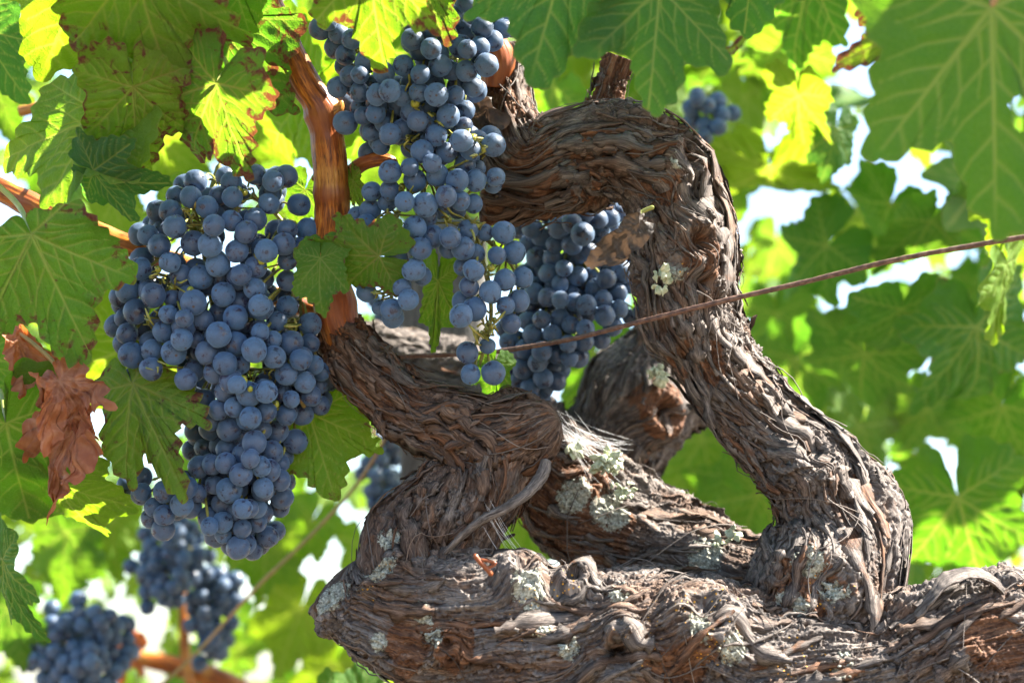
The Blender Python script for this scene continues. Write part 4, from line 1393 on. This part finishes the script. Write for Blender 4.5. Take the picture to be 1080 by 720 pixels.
LEFT += crop(0, 350, [(573, 140, 47), (855, 120, 46), (912, 125, 40), (790, 85, 46, 1), (815, 155, 45, 1), (735, 150, 45, 1), (705, 205, 42, 1), (775, 255, 42, 1), (830, 295, 40, 1), (855, 225, 42, 1), (900, 200, 38), (945, 235, 48),
    (890, 285, 40), (945, 325, 50), (870, 370, 48, 1), (800, 335, 42, 1), (965, 420, 42), (860, 445, 40, 1), (930, 465, 48, 1), (990, 510, 40), (890, 520, 40, 1), (870, 600, 50), (815, 580, 38, 1), (540, 550, 40, 1), (540, 608, 36),
    (625, 605, 46), (710, 590, 42), (750, 610, 38, 1), (585, 665, 36), (690, 655, 48), (625, 695, 46), (920, 670, 42), (845, 650, 45, 1), (1000, 590, 42), (975, 668, 38)])
LEFT += crop(0, 520, [(845, 110, 42), (795, 125, 38), (920, 133, 36), (848, 160, 34), (930, 192, 46), (975, 110, 38)])
LEFT += crop(260, 180, [(100, 40, 42), (90, 85, 46), (85, 125, 40), (200, 130, 46), (155, 225, 40), (230, 225, 46), (200, 297, 46), (155, 340, 40), (75, 305, 48), (35, 448, 42), (55, 520, 50), (70, 410, 38, 1), (155, 515, 44), (158, 472, 40, 1),
    (115, 572, 40), (52, 612, 35), (242, 583, 45), (170, 653, 46), (100, 640, 36), (200, 615, 38, 1), (38, 680, 45), (240, 655, 40), (215, 705, 40), (-5, 580, 40, 1)])
LEFT += crop(260, 350, [(105, 95, 46), (205, 105, 44), (255, 125, 40), (285, 150, 40), (150, 160, 46), (175, 165, 40, 1), (220, 190, 42), (245, 242, 43), (275, 200, 36, 1), (15, 235, 40), (75, 228, 44), (135, 235, 38, 1), (170, 255, 38),
    (75, 302, 40), (150, 315, 40), (15, 325, 45), (55, 372, 40), (115, 378, 46), (185, 415, 48), (95, 455, 48), (30, 420, 48), (15, 480, 40), (85, 525, 45), (130, 500, 36, 1), (60, 600, 44), (18, 548, 38, 1), (60, 685, 42), (10, 670, 38)])
LEFT += [(x, y, 12, 1) for x, y in ((196, 400), (204, 418), (212, 436), (222, 452), (206, 454), (232, 470), (216, 472), (238, 488), (224, 490), (198, 434), (246, 452), (210, 492))]
bunch("large blue-black grape bunch hanging left of the main cane, widest at the left", LEFT, 1.135, 0.045, (232, 175, 1.14), 1, 190, group=GB,
      berries=[(204, 240, 5), (182, 304, 4.5), (201, 306, 4), (162, 390, 5), (256, 401, 5), (263, 339, 5), (276, 275, 4), (284, 392, 4), (167, 284, 3.5), (158, 338, 4), (258, 203, 3.5), (264, 410, 3), (308, 345, 4.5), (252, 200, 3), (291, 426, 3.5), (205, 226, 3), (198, 222, 3)],
      branches=[[(222, 225), (180, 290), (165, 350), (162, 390)], [(228, 190), (285, 220), (312, 265), (318, 340)], [(250, 470), (190, 510), (165, 535)], [(235, 380), (290, 400), (310, 440)]],
      axis=[(232, 172), (215, 250), (235, 380), (250, 480), (255, 560)])

MID = crop(260, 0, [(305, 15, 38), (310, 85, 38), (375, 210, 40, 1), (370, 250, 38, 1), (395, 290, 42), (430, 285, 38), (430, 350, 40), (470, 320, 38, 1), (495, 360, 42), (490, 432, 40), (445, 440, 38), (430, 410, 38, 1), (475, 500, 38, 1),
    (510, 555, 36, 1), (520, 470, 36, 1), (545, 345, 45), (595, 365, 40, 1), (575, 400, 42, 1), (595, 250, 42), (660, 282, 40), (630, 150, 42), (700, 185, 45), (655, 195, 38, 1), (735, 250, 48), (780, 270, 38, 1), (720, 360, 46), (793, 362, 38),
    (800, 330, 45, 1), (835, 270, 42), (838, 188, 42), (885, 180, 42), (885, 240, 38), (860, 330, 42), (895, 105, 45), (935, 155, 42), (975, 110, 38), (835, 10, 40), (895, 10, 40), (940, 60, 40, 1), (765, 440, 46), (685, 415, 44, 1), (690, 470, 40, 1),
    (605, 430, 42, 1), (650, 460, 40, 1), (655, 350, 40, 1), (830, 420, 38, 1), (825, 478, 36, 1), (720, 515, 45), (545, 510, 46), (590, 490, 42, 1), (815, 535, 44), (665, 575, 46), (760, 580, 40, 1), (850, 570, 42), (880, 530, 38), (545, 652, 44),
    (620, 635, 38), (705, 620, 38), (640, 685, 44), (725, 665, 45), (800, 685, 44), (870, 685, 44), (935, 700, 38), (830, 625, 42, 1), (875, 640, 36, 1), (560, 60, 40, 1), (470, 60, 40, 1), (400, 150, 40, 1), (620, 80, 40, 1), (700, 110, 42, 1),
    (760, 130, 42, 1), (780, 60, 42, 1), (350, 130, 40, 1), (860, 55, 42, 1), (520, 130, 40, 1)])
MID += crop(260, 180, [(545, 75, 42), (535, 120, 38, 1), (600, 118, 40), (678, 130, 47), (757, 97, 42), (735, 145, 44, 1), (812, 115, 38), (860, 125, 38), (800, 150, 38, 1), (690, 172, 38, 1), (455, 205, 42), (410, 215, 36, 1), (470, 150, 42, 1),
    (420, 170, 38, 1), (475, 80, 38, 1), (500, 285, 32), (557, 240, 43), (640, 215, 48), (660, 295, 45), (568, 328, 44), (550, 392, 30), (590, 440, 40), (635, 375, 48), (668, 400, 38, 1), (705, 250, 45), (455, 460, 40), (430, 420, 32, 1),
    (615, 490, 43), (550, 525, 44), (555, 555, 42, 1), (505, 520, 30, 1), (773, 255, 42), (765, 300, 36, 1), (822, 295, 46), (870, 315, 38, 1), (862, 378, 44), (820, 365, 36, 1), (845, 440, 42), (925, 460, 44), (865, 525, 44), (820, 495, 42, 1),
    (815, 550, 48), (838, 690, 42), (915, 665, 32, 1), (840, 225, 40, 1), (905, 235, 34, 1)])
MID += crop(520, 180, [(40, 235, 46), (15, 322, 38), (80, 310, 46), (45, 415, 46), (112, 405, 40), (95, 495, 45), (48, 512, 36), (-5, 470, 38, 1), (68, 580, 45), (10, 25, 38)])
MID += crop(260, 350, [(850, 160, 42), (937, 155, 48)])
bunch("long loose blue-black grape bunch hanging in the middle, forked into two tails", MID, 1.105, 0.034, (445, -30, 1.11), 2, 150, fill_to=170, group=GB, spread=(6, 24),
      berries=[(424, 197, 4), (399, 252, 4.5), (503, 238, 4.5), (395, 311, 4), (438, 109, 5), (457, 123, 4), (518, 282, 4), (510, 157, 4), (499, 145, 3), (516, 341, 3.5), (514, 348, 3.5), (508, 352, 3), (522, 338, 3), (473, 232, 3.5), (410, 229, 3), (437, 93, 3), (430, 146, 3.5)],
      branches=[[(452, 185), (425, 215), (412, 250), (408, 285), (416, 325)], [(452, 185), (440, 225), (436, 270)], [(450, 100), (400, 90), (380, 60)], [(452, 60), (500, 60), (515, 40)], [(500, 240), (540, 280), (548, 320)]],
      axis=[(445, -30), (452, 60), (455, 150), (462, 200), (492, 228), (508, 270), (518, 330), (506, 385)])

REAR = crop(520, 180, [(430, 120, 42), (380, 120, 40), (480, 160, 40), (345, 160, 40), (400, 185, 38), (445, 205, 36, 1), (250, 215, 45), (300, 200, 40), (340, 240, 45), (300, 280, 42), (245, 155, 38), (290, 120, 38), (235, 280, 38), (360, 305, 38),
    (410, 235, 36, 1), (495, 290, 38), (210, 170, 34), (225, 330, 38), (165, 330, 42), (210, 390, 40), (270, 370, 38), (320, 320, 38, 1), (255, 430, 36), (205, 480, 38), (255, 490, 36), (155, 465, 40), (430, 410, 40), (490, 385, 46), (520, 430, 38),
    (475, 465, 38), (418, 490, 38), (355, 510, 38), (310, 500, 36), (300, 545, 34, 1), (425, 550, 42), (480, 525, 36), (455, 590, 38), (410, 640, 38), (350, 600, 38), (185, 565, 38), (255, 560, 38), (295, 585, 36), (225, 620, 38), (150, 620, 40),
    (185, 685, 40), (240, 695, 38), (280, 650, 36), (340, 645, 34, 1), (60, 650, 38), (110, 690, 38), (565, 540, 38), (520, 555, 30, 1), (130, 280, 38, 1), (150, 220, 40), (180, 250, 38, 1), (140, 520, 38, 1), (130, 570, 38), (445, 360, 36, 1),
    (100, 215, 34, 1), (90, 640, 36, 1), (120, 390, 38, 1), (340, 440, 40, 1), (380, 400, 40, 1), (390, 450, 40, 1), (320, 400, 38, 1), (60, 560, 38, 1), (330, 100, 36, 1)])
REAR += crop(520, 350, [(120, 65, 40), (245, 85, 38), (290, 100, 34), (115, 140, 42), (95, 185, 40), (170, 115, 40), (225, 140, 38), (190, 175, 40), (140, 215, 40), (195, 215, 38), (65, 130, 40), (60, 180, 38), (150, 170, 36, 1), (262, 145, 34), (70, 90, 38, 1),
    (285, 45, 36), (150, 245, 34)])
bunch("plump shaded grape bunch hanging under the arch behind the rusty wire", REAR, 1.235, 0.045, (620, 190, 1.22), 3, 70, group=GB, stems=True, axis=[(620, 190), (600, 260), (580, 330), (560, 400)])


def far_bunch(label, cx, cy, w, h, d, n, seed, lean=0.0, group="blurred grape bunches in the background", cat="grape bunch"):
    rs = np.random.RandomState(seed)
    pts = []
    rad_px = GR / (K * d)
    tries = 0
    while len(pts) < n and tries < 4000:
        tries += 1
        y = rs.uniform(-1, 1)
        half = math.sqrt(max(0, 1 - y * y)) * (0.85 - 0.25 * y)
        x = rs.uniform(-half, half)
        px, py = cx + x * w + lean * y * w, cy + y * h
        if all(math.hypot(px - q[0], py - q[1]) > rad_px * 1.22 for q in pts):
            pts.append((px, py, rad_px, 0))
    return bunch(label, pts, d, min(w * K * d * 0.8, 0.045), (cx, cy - h, d), seed, n // 2, cat=cat, group=group)


far_bunch("blurred grape bunch low at left, left of the thin upright shoot", 180, 592, 36, 46, 1.56, 56, 11)
far_bunch("blurred grape bunch low at left, right of the thin upright shoot", 226, 646, 27, 42, 1.60, 40, 12)
far_bunch("blurred wide grape bunch cut off by the bottom edge at left", 84, 690, 64, 46, 1.54, 80, 13, lean=-0.15)
far_bunch("blurred dim grapes between the left bunch and the knuckled limb", 402, 500, 18, 42, 1.58, 24, 14)
far_bunch("few blurred grapes behind the lower end of the middle bunch at left", 408, 344, 18, 22, 1.55, 10, 15)
far_bunch("small cluster of dark blue grapes right of the broad leaf over the arch", 745, 124, 20, 22, 1.42, 9, 16)


def bigthing(label, ctrl, seed):
    o = cane(ctrl, seed)
    o.parent = None
    o.matrix_parent_inverse = Matrix.Identity(4)
    o.location = (0, 0, 0)
    tag(o, label, "cane", "blurred canes in the background")
    return o


bigthing("thin brown upright shoot between two blurred bunches low at left", [(190, 600, 1.68, 4), (193, 640, 1.68, 5), (196, 690, 1.68, 5.5), (210, 760, 1.68, 6)], 61)
bigthing("blurred brown cane running behind the bunch in the bottom left corner", [(-40, 662, 1.7, 8), (10, 668, 1.7, 8), (60, 676, 1.7, 8), (130, 690, 1.7, 8), (220, 712, 1.7, 12), (300, 760, 1.7, 16)], 62)

# ------------------------------------------------------------------ leaves in the background on the right, each one made out
GBK = "vine leaves behind the arch"
bgl = [
    ("teal-green leaf right of the arch just above the wire", (872, 258, 1.50), (806, 316, 1.48), 12, (0.12, 0.05, 0.7), 1.15),
    ("pale teal leaf with spread lobes just below the wire", (950, 326, 1.42), (944, 392, 1.40), -6, (0.10, 0.0, 0.55), 1.3),
    ("long green leaf directly below the pale teal leaf", (912, 372, 1.50), (906, 452, 1.50), 10, (0.12, 0.0, 0.6), 1.2),
    ("green leaf with dark specks at the right edge below the wire", (1030, 344, 1.40), (1036, 466, 1.38), -8, (0.14, 0.25, 0.6), 1.15),
    ("dim green leaf just right of the arch's upper outer bend", (838, 378, 1.62), (862, 470, 1.62), 14, (0.2, 0.1, 0.6), 1.15),
    ("dim green leaf with a pale centre right of the arch's lit shoulder", (908, 448, 1.60), (882, 540, 1.60), -12, (0.22, 0.0, 0.45), 1.2),
    ("large plain green leaf at the right edge above the low limb", (1010, 524, 1.42), (1040, 650, 1.40), 6, (0.26, 0.05, 0.2), 1.15),
    ("dark green leaf right of the arch's foot", (958, 542, 1.55), (976, 634, 1.55), -14, (0.18, 0.0, 0.6), 1.1),
    ("bright green leaf seen through the loop of the arch", (742, 462, 1.62), (690, 548, 1.60), 10, (0.28, 0.0, 0.25), 1.1),
    ("darker leaf overlapping in the loop of the arch", (782, 500, 1.58), (734, 566, 1.56), -16, (0.30, 0.1, 0.3), 1.1),
    ("green leaf low in the loop of the arch beside its inner edge", (800, 520, 1.52), (770, 590, 1.50), 12, (0.24, 0.0, 0.3), 1.1),
    ("yellow backlit leaf under the huge corner leaf at the right edge", (1076, 206, 1.25), (1026, 262, 1.24), 14, (0.9, 0.1, 0.0), 1.0),
    ("lime backlit leaf at the right edge just below the wire", (1062, 278, 1.25), (1080, 334, 1.25), -12, (0.7, 0.1, 0.0), 1.0),
    ("teal leaf at the top edge left of the huge corner leaf", (856, -30, 1.30), (834, 96, 1.28), 10, (0.10, 0.1, 0.5), 0.8),
    ("reddish-veined hanging leaf right of the small dark cluster", (806, -20, 1.25), (800, 92, 1.24), -24, (0.6, 0.75, 0.0), 0.6),
    ("yellow leaf scrap in the bright gap left of the huge corner leaf", (842, 100, 1.35), (834, 168, 1.35), 18, (0.95, 0.35, 0.0), 0.7),
    ("green leaf low in the bright gap under the teal top leaf", (838, 50, 1.45), (808, 118, 1.45), 8, (0.3, 0.3, 0.3), 0.9),
    ("blue-green leaf hanging in the white gap left of the wire's end", (882, 136, 1.38), (872, 196, 1.38), -10, (0.05, 0.0, 0.9), 0.9),
    ("dim leaf by the white gap above the wire", (940, 214, 1.52), (912, 268, 1.52), 12, (0.15, 0.1, 0.6), 1.1),
    ("green leaf behind the wire right of the white gap", (982, 232, 1.46), (960, 300, 1.46), -12, (0.2, 0.1, 0.5), 1.0),
    ("dark leaf in the shade below the wire, left of the pale teal leaf", (820, 330, 1.68), (846, 400, 1.68), 10, (0.2, 0.05, 0.75), 1.1),
    ("dim leaf at the right edge halfway down", (1058, 428, 1.55), (1030, 520, 1.55), 12, (0.25, 0.0, 0.5), 1.1),
    ("dim leaf between the speckled leaf and the large plain leaf", (978, 430, 1.62), (950, 510, 1.62), -8, (0.25, 0.0, 0.4), 1.1),
    ("pale green leaf behind the arch's top beside the cut spur", (586, 92, 1.46), (560, 140, 1.46), 10, (0.1, 0.0, 0.55), 1.2),
    ("green leaf in the gap between the shaded bunch and the dark limb behind", (628, 372, 1.50), (596, 446, 1.50), 10, (0.35, 0.0, 0.2), 1.2),
    ("green leaf seen through the gap between the knuckled limb and the low limb", (534, 528, 1.50), (528, 600, 1.50), 8, (0.4, 0.0, 0.1), 1.1),
    ("lime leaf low in the white gap right of the arch's upper bend", (812, 176, 1.48), (800, 244, 1.52), 10, (0.55, 0.2, 0.0), 0.9),
    ("lime leaf under the small dark cluster right of the arch", (760, 130, 1.50), (800, 178, 1.50), -14, (0.7, 0.0, 0.0), 1.0),
]
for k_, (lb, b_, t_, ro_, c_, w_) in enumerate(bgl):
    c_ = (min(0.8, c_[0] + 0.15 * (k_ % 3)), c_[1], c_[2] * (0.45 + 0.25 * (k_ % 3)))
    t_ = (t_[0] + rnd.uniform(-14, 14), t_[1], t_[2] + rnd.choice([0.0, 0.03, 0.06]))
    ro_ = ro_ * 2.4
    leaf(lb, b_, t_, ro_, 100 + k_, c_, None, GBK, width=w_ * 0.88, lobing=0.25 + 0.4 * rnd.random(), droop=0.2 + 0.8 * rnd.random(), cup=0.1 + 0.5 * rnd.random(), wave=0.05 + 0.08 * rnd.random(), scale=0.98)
GLF = "blurred vine leaves at left in the background"
bgl = [
    ("blurred yellow-green leaf in the gap just above the left bunch's top", (168, 148, 1.40), (182, 214, 1.43), 14, (0.65, 0.15, 0.0), 1.0),
    ("blurred lime leaf between the left bunch's top and the main cane", (268, 128, 1.42), (256, 196, 1.45), -12, (0.6, 0.1, 0.0), 1.0),
    ("blurred pale leaf at the left edge under the glowing corner leaf's tip", (-6, 92, 1.45), (16, 150, 1.45), 12, (0.5, 0.1, 0.1), 1.0),
    ("blurred green leaf in the lower left above the corner bunch", (70, 560, 1.60), (60, 640, 1.60), 14, (0.4, 0.1, 0.1), 1.0),
    ("blurred lime leaf left of the upper blurred bunch", (118, 548, 1.62), (128, 618, 1.62), -20, (0.6, 0.1, 0.0), 0.9),
    ("blurred bright leaf under the tip of the left bunch", (282, 566, 1.60), (270, 640, 1.60), 12, (0.5, 0.1, 0.0), 1.0),
    ("blurred yellow leaf right of the lower blurred bunch", (318, 640, 1.66), (292, 716, 1.66), -12, (0.75, 0.2, 0.0), 1.0),
    ("blurred green leaf beside the rounded end of the low limb", (330, 548, 1.62), (300, 600, 1.62), 18, (0.45, 0.1, 0.1), 1.0),
    ("blurred green leaf in the far lower left corner", (8, 640, 1.5), (20, 712, 1.5), 10, (0.3, 0.2, 0.3), 0.9),
    ("blurred yellow leaf at the bottom edge left of the low limb", (352, 700, 1.7), (330, 760, 1.7), -10, (0.8, 0.1, 0.0), 1.0),
    ("blurred green leaf behind the left cane", (190, 210, 1.35), (170, 262, 1.35), 14, (0.5, 0.2, 0.1), 1.0),
    ("blurred lime leaf between the left cane and the dark bluish leaf", (120, 210, 1.4), (136, 262, 1.4), -16, (0.7, 0.1, 0.0), 1.0),
]
for k_, (lb, b_, t_, ro_, c_, w_) in enumerate(bgl):
    leaf(lb, b_, t_, ro_, 140 + k_, c_, None, GLF, width=w_, lobing=0.35, droop=0.3)

# ------------------------------------------------------------------ masses of leaves: the canopy above and the rows behind
LOWL = []
for k_ in range(6):
    V_, Q_, T_, at_ = leaf_np(200 + k_, na=64, nr=6, lobing=0.3 + 0.05 * k_, droop=0.4, wave=0.09, fold=0.15)
    LOWL.append((V_, Q_, T_, at_))


LIT = [(830, 400, 1.08), (862, 440, 1.08), (890, 470, 1.09), (915, 510, 1.09), (935, 550, 1.08), (948, 590, 1.08), (870, 500, 1.06), (900, 560, 1.06), (805, 350, 1.09), (780, 300, 1.09), (620, 505, 1.16), (650, 515, 1.16),
       (700, 548, 1.16), (740, 565, 1.14), (780, 580, 1.13), (760, 632, 1.05), (810, 645, 1.04), (950, 655, 1.04), (990, 625, 1.05), (1040, 628, 1.06), (430, 372, 1.31), (400, 365, 1.31), (390, 580, 1.07), (440, 592, 1.04),
       (50, 150, 1.1), (150, 175, 1.07), (120, 410, 1.25), (30, 500, 1.1), (80, 545, 1.15), (300, 130, 1.25), (456, 340, 1.12), (210, 225, 1.09), (275, 260, 1.09), (540, 375, 1.08), (470, 130, 1.06),
       (340, 470, 1.09), (70, 470, 1.08), (1060, 240, 1.24), (1070, 300, 1.24), (345, 140, 1.11), (350, 220, 1.11), (60, 600, 1.6)]
LITP = np.array([P(*q) for q in LIT])


def foliage(name, label, places, seed):
    """places: list of (position, size m, colour)"""
    rs = np.random.RandomState(seed)
    bag = Bag()
    for (p, sz, c, face) in places:
        e = np.array(p) - LITP
        al = e @ np.array(SUN)
        pr = np.sqrt(np.maximum((e ** 2).sum(1) - al ** 2, 0))
        if ((al > 0.02) & (pr < sz * 0.62)).any():
            continue  # leave out any leaf that would keep the sun off a LIT spot
        V_, Q_, T_, at_ = LOWL[rs.randint(6)]
        zdir = Vector(face) + Vector(rs.normal(0, 0.45, 3))
        down = Vector((rs.normal(0, 0.5), rs.normal(0, 0.4), -1))
        zdir.normalize()
        y = (down - zdir * down.dot(zdir)).normalized()
        x = y.cross(zdir)
        Rm = np.array(Matrix((x, y, zdir)).transposed())
        luv = at_["luv"] + np.array([0, 0, rs.uniform(0, 50)])
        bag.add((V_ * sz) @ Rm.T + np.array(p), Q_, T_, vein=at_["vein"], edge=at_["edge"], luv=luv, tint=np.repeat(np.array([c]), len(V_), 0))
    o = link(name, bag.mesh(name), M_LEAF)
    o.color = (0, 0, 0, 1)
    tag(o, label, "foliage", kind="stuff")
    return o


rs = np.random.RandomState(77)
pl = []


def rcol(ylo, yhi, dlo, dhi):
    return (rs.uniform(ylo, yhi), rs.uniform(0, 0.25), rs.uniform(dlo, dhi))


# dense shaded foliage behind on the right
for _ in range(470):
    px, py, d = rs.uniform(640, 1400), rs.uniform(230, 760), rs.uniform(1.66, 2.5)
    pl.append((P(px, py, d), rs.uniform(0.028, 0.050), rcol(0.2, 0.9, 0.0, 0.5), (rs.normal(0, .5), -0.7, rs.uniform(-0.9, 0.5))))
for _ in range(70):
    px, py, d = rs.uniform(530, 830), rs.uniform(-40, 130), rs.uniform(1.5, 2.0)
    if rs.rand() < 0.1:
        continue
    pl.append((P(px, py, d), rs.uniform(0.03, 0.048), rcol(0.3, 0.9, 0.0, 0.3), (rs.normal(0, .4), -0.8, rs.uniform(-0.6, 0.3))))
for _ in range(150):
    px, py, d = rs.uniform(560, 1400), rs.uniform(-120, 240), rs.uniform(1.6, 2.5)
    if 815 < px < 900 and 95 < py < 215 or 925 < px < 1000 and 170 < py < 245:
        continue
    pl.append((P(px, py, d), rs.uniform(0.034, 0.055), rcol(0.3, 0.9, 0.0, 0.3), (rs.normal(0, .4), -0.8, rs.uniform(-0.6, 0.4))))
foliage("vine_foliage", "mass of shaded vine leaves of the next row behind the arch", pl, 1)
pl = []
# sparse sunlit foliage behind on the left
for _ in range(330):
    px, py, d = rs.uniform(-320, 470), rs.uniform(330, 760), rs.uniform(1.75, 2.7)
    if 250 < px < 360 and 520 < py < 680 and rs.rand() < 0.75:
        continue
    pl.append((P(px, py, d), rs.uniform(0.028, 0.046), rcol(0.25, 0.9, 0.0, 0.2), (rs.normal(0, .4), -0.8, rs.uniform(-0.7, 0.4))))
for _ in range(150):
    px, py, d = rs.uniform(-320, 640), rs.uniform(-140, 330), rs.uniform(1.5, 2.3)
    pl.append((P(px, py, d), rs.uniform(0.036, 0.058), rcol(0.3, 0.85, 0.0, 0.2), (rs.normal(0, .4), -0.8, rs.uniform(-0.7, 0.3))))
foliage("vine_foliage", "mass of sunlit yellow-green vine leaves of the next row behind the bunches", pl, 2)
pl = []
# the vine's own canopy over the bunches, above the frame; it dapples the sun
SN = np.array(SUN)
for _ in range(70):
    px, py = rs.uniform(-250, 1300), rs.uniform(-700, -90)
    d = rs.uniform(0.95, 1.75)
    p = np.array(P(px, py, d))
    pl.append((p, rs.uniform(0.05, 0.075), rcol(0.2, 0.7, 0, 0.4), (rs.normal(0, .4), -0.3, 0.9)))
# leaves added out of view towards the sun, each to shade one chosen spot
for (sx, sy, sd, t_) in [(560, 150, 1.13, .30), (610, 130, 1.13, .30), (660, 130, 1.13, .31), (700, 150, 1.13, .32), (730, 200, 1.12, .36), (350, 60, 1.12, .25), (345, 160, 1.12, .3), (350, 300, 1.12, .42),
                         (430, 100, 1.08, .28), (470, 150, 1.08, .3), (430, 200, 1.08, .34), (500, 260, 1.08, .4), (530, 300, 1.08, .42), (230, 220, 1.1, .34), (180, 290, 1.1, .4), (250, 300, 1.1, .42), (270, 380, 1.1, .5),
                         (220, 400, 1.1, .5), (300, 330, 1.1, .45), (450, 440, 1.1, .55), (510, 440, 1.1, .55), (560, 440, 1.1, .55), (480, 600, 1.06, .72), (560, 600, 1.06, .72), (640, 620, 1.06, .74), (400, 600, 1.06, .70),
                         (600, 250, 1.2, .4), (620, 320, 1.2, .45), (650, 400, 1.25, .5), (690, 620, 1.06, .74), (780, 250, 1.12, .38), (420, 400, 1.1, .5), (60, 300, 1.05, .42), (100, 350, 1.05, .46), (180, 440, 1.07, .52), (340, 470, 1.1, .56),
                         (620, 30, .98, .22), (690, 40, .98, .22), (560, 20, .98, .22), (750, 60, .98, .22), (960, 100, .9, .22), (1020, 60, .9, .22), (1040, 160, .9, .24), (920, 60, .9, .22), (960, 180, .9, .26), (1060, 210, .9, .28), (900, 40, .9, .2), (990, 150, .9, .24), (1080, 120, .9, .24), (1050, 250, .9, .3), (480, 640, 1.05, .72), (540, 640, 1.05, .74), (600, 650, 1.05, .72), (670, 660, 1.05, .74), (720, 690, 1.05, .76), (860, 690, 1.05, .74),
                         (1000, 690, 1.05, .72), (1060, 690, 1.05, .74), (800, 700, 1.05, .76), (480, 500, 1.07, .58), (430, 560, 1.07, .64), (700, 290, 1.09, .4), (715, 340, 1.09, .42), (755, 410, 1.09, .5), (785, 470, 1.09, .54),
                         (820, 540, 1.08, .6), (560, 560, 1.14, .6), (600, 580, 1.14, .62), (660, 230, 1.09, .36), (730, 230, 1.09, .36), (520, 190, 1.12, .34), (830, 600, 1.06, .66), (150, 30, 1.03, .2), (180, 60, 1.03, .24), (130, 80, 1.03, .24), (395, 30, 1.01, .2), (400, 60, 1.01, .22), (210, 130, 1.06, .26), (235, 110, 1.06, .26), (270, 80, 1.07, .24)]:
    p = np.array(P(sx, sy, sd)) + SN * t_
    for _ in range(1):
        pl.append((p + rs.normal(0, 0.018, 3), rs.uniform(0.055, 0.07), rcol(0.2, 0.5, 0.1, 0.5), tuple(SN + rs.normal(0, 0.2, 3))))
# leaves added towards the sun to shade the right-hand background
for _ in range(70):
    px, py, d = rs.uniform(640, 1300), rs.uniform(180, 700), rs.uniform(1.40, 1.75)
    t_ = rs.uniform(0.30, 0.9)
    pl.append((np.array(P(px, py, d)) + SN * t_, rs.uniform(0.055, 0.08), rcol(0.2, 0.5, 0.1, 0.5), tuple(SN + rs.normal(0, 0.3, 3))))
foliage("canopy_and_shade_leaves", "canopy of vine leaves overhead, with leaves added to shade the bunches and limbs", pl, 3)
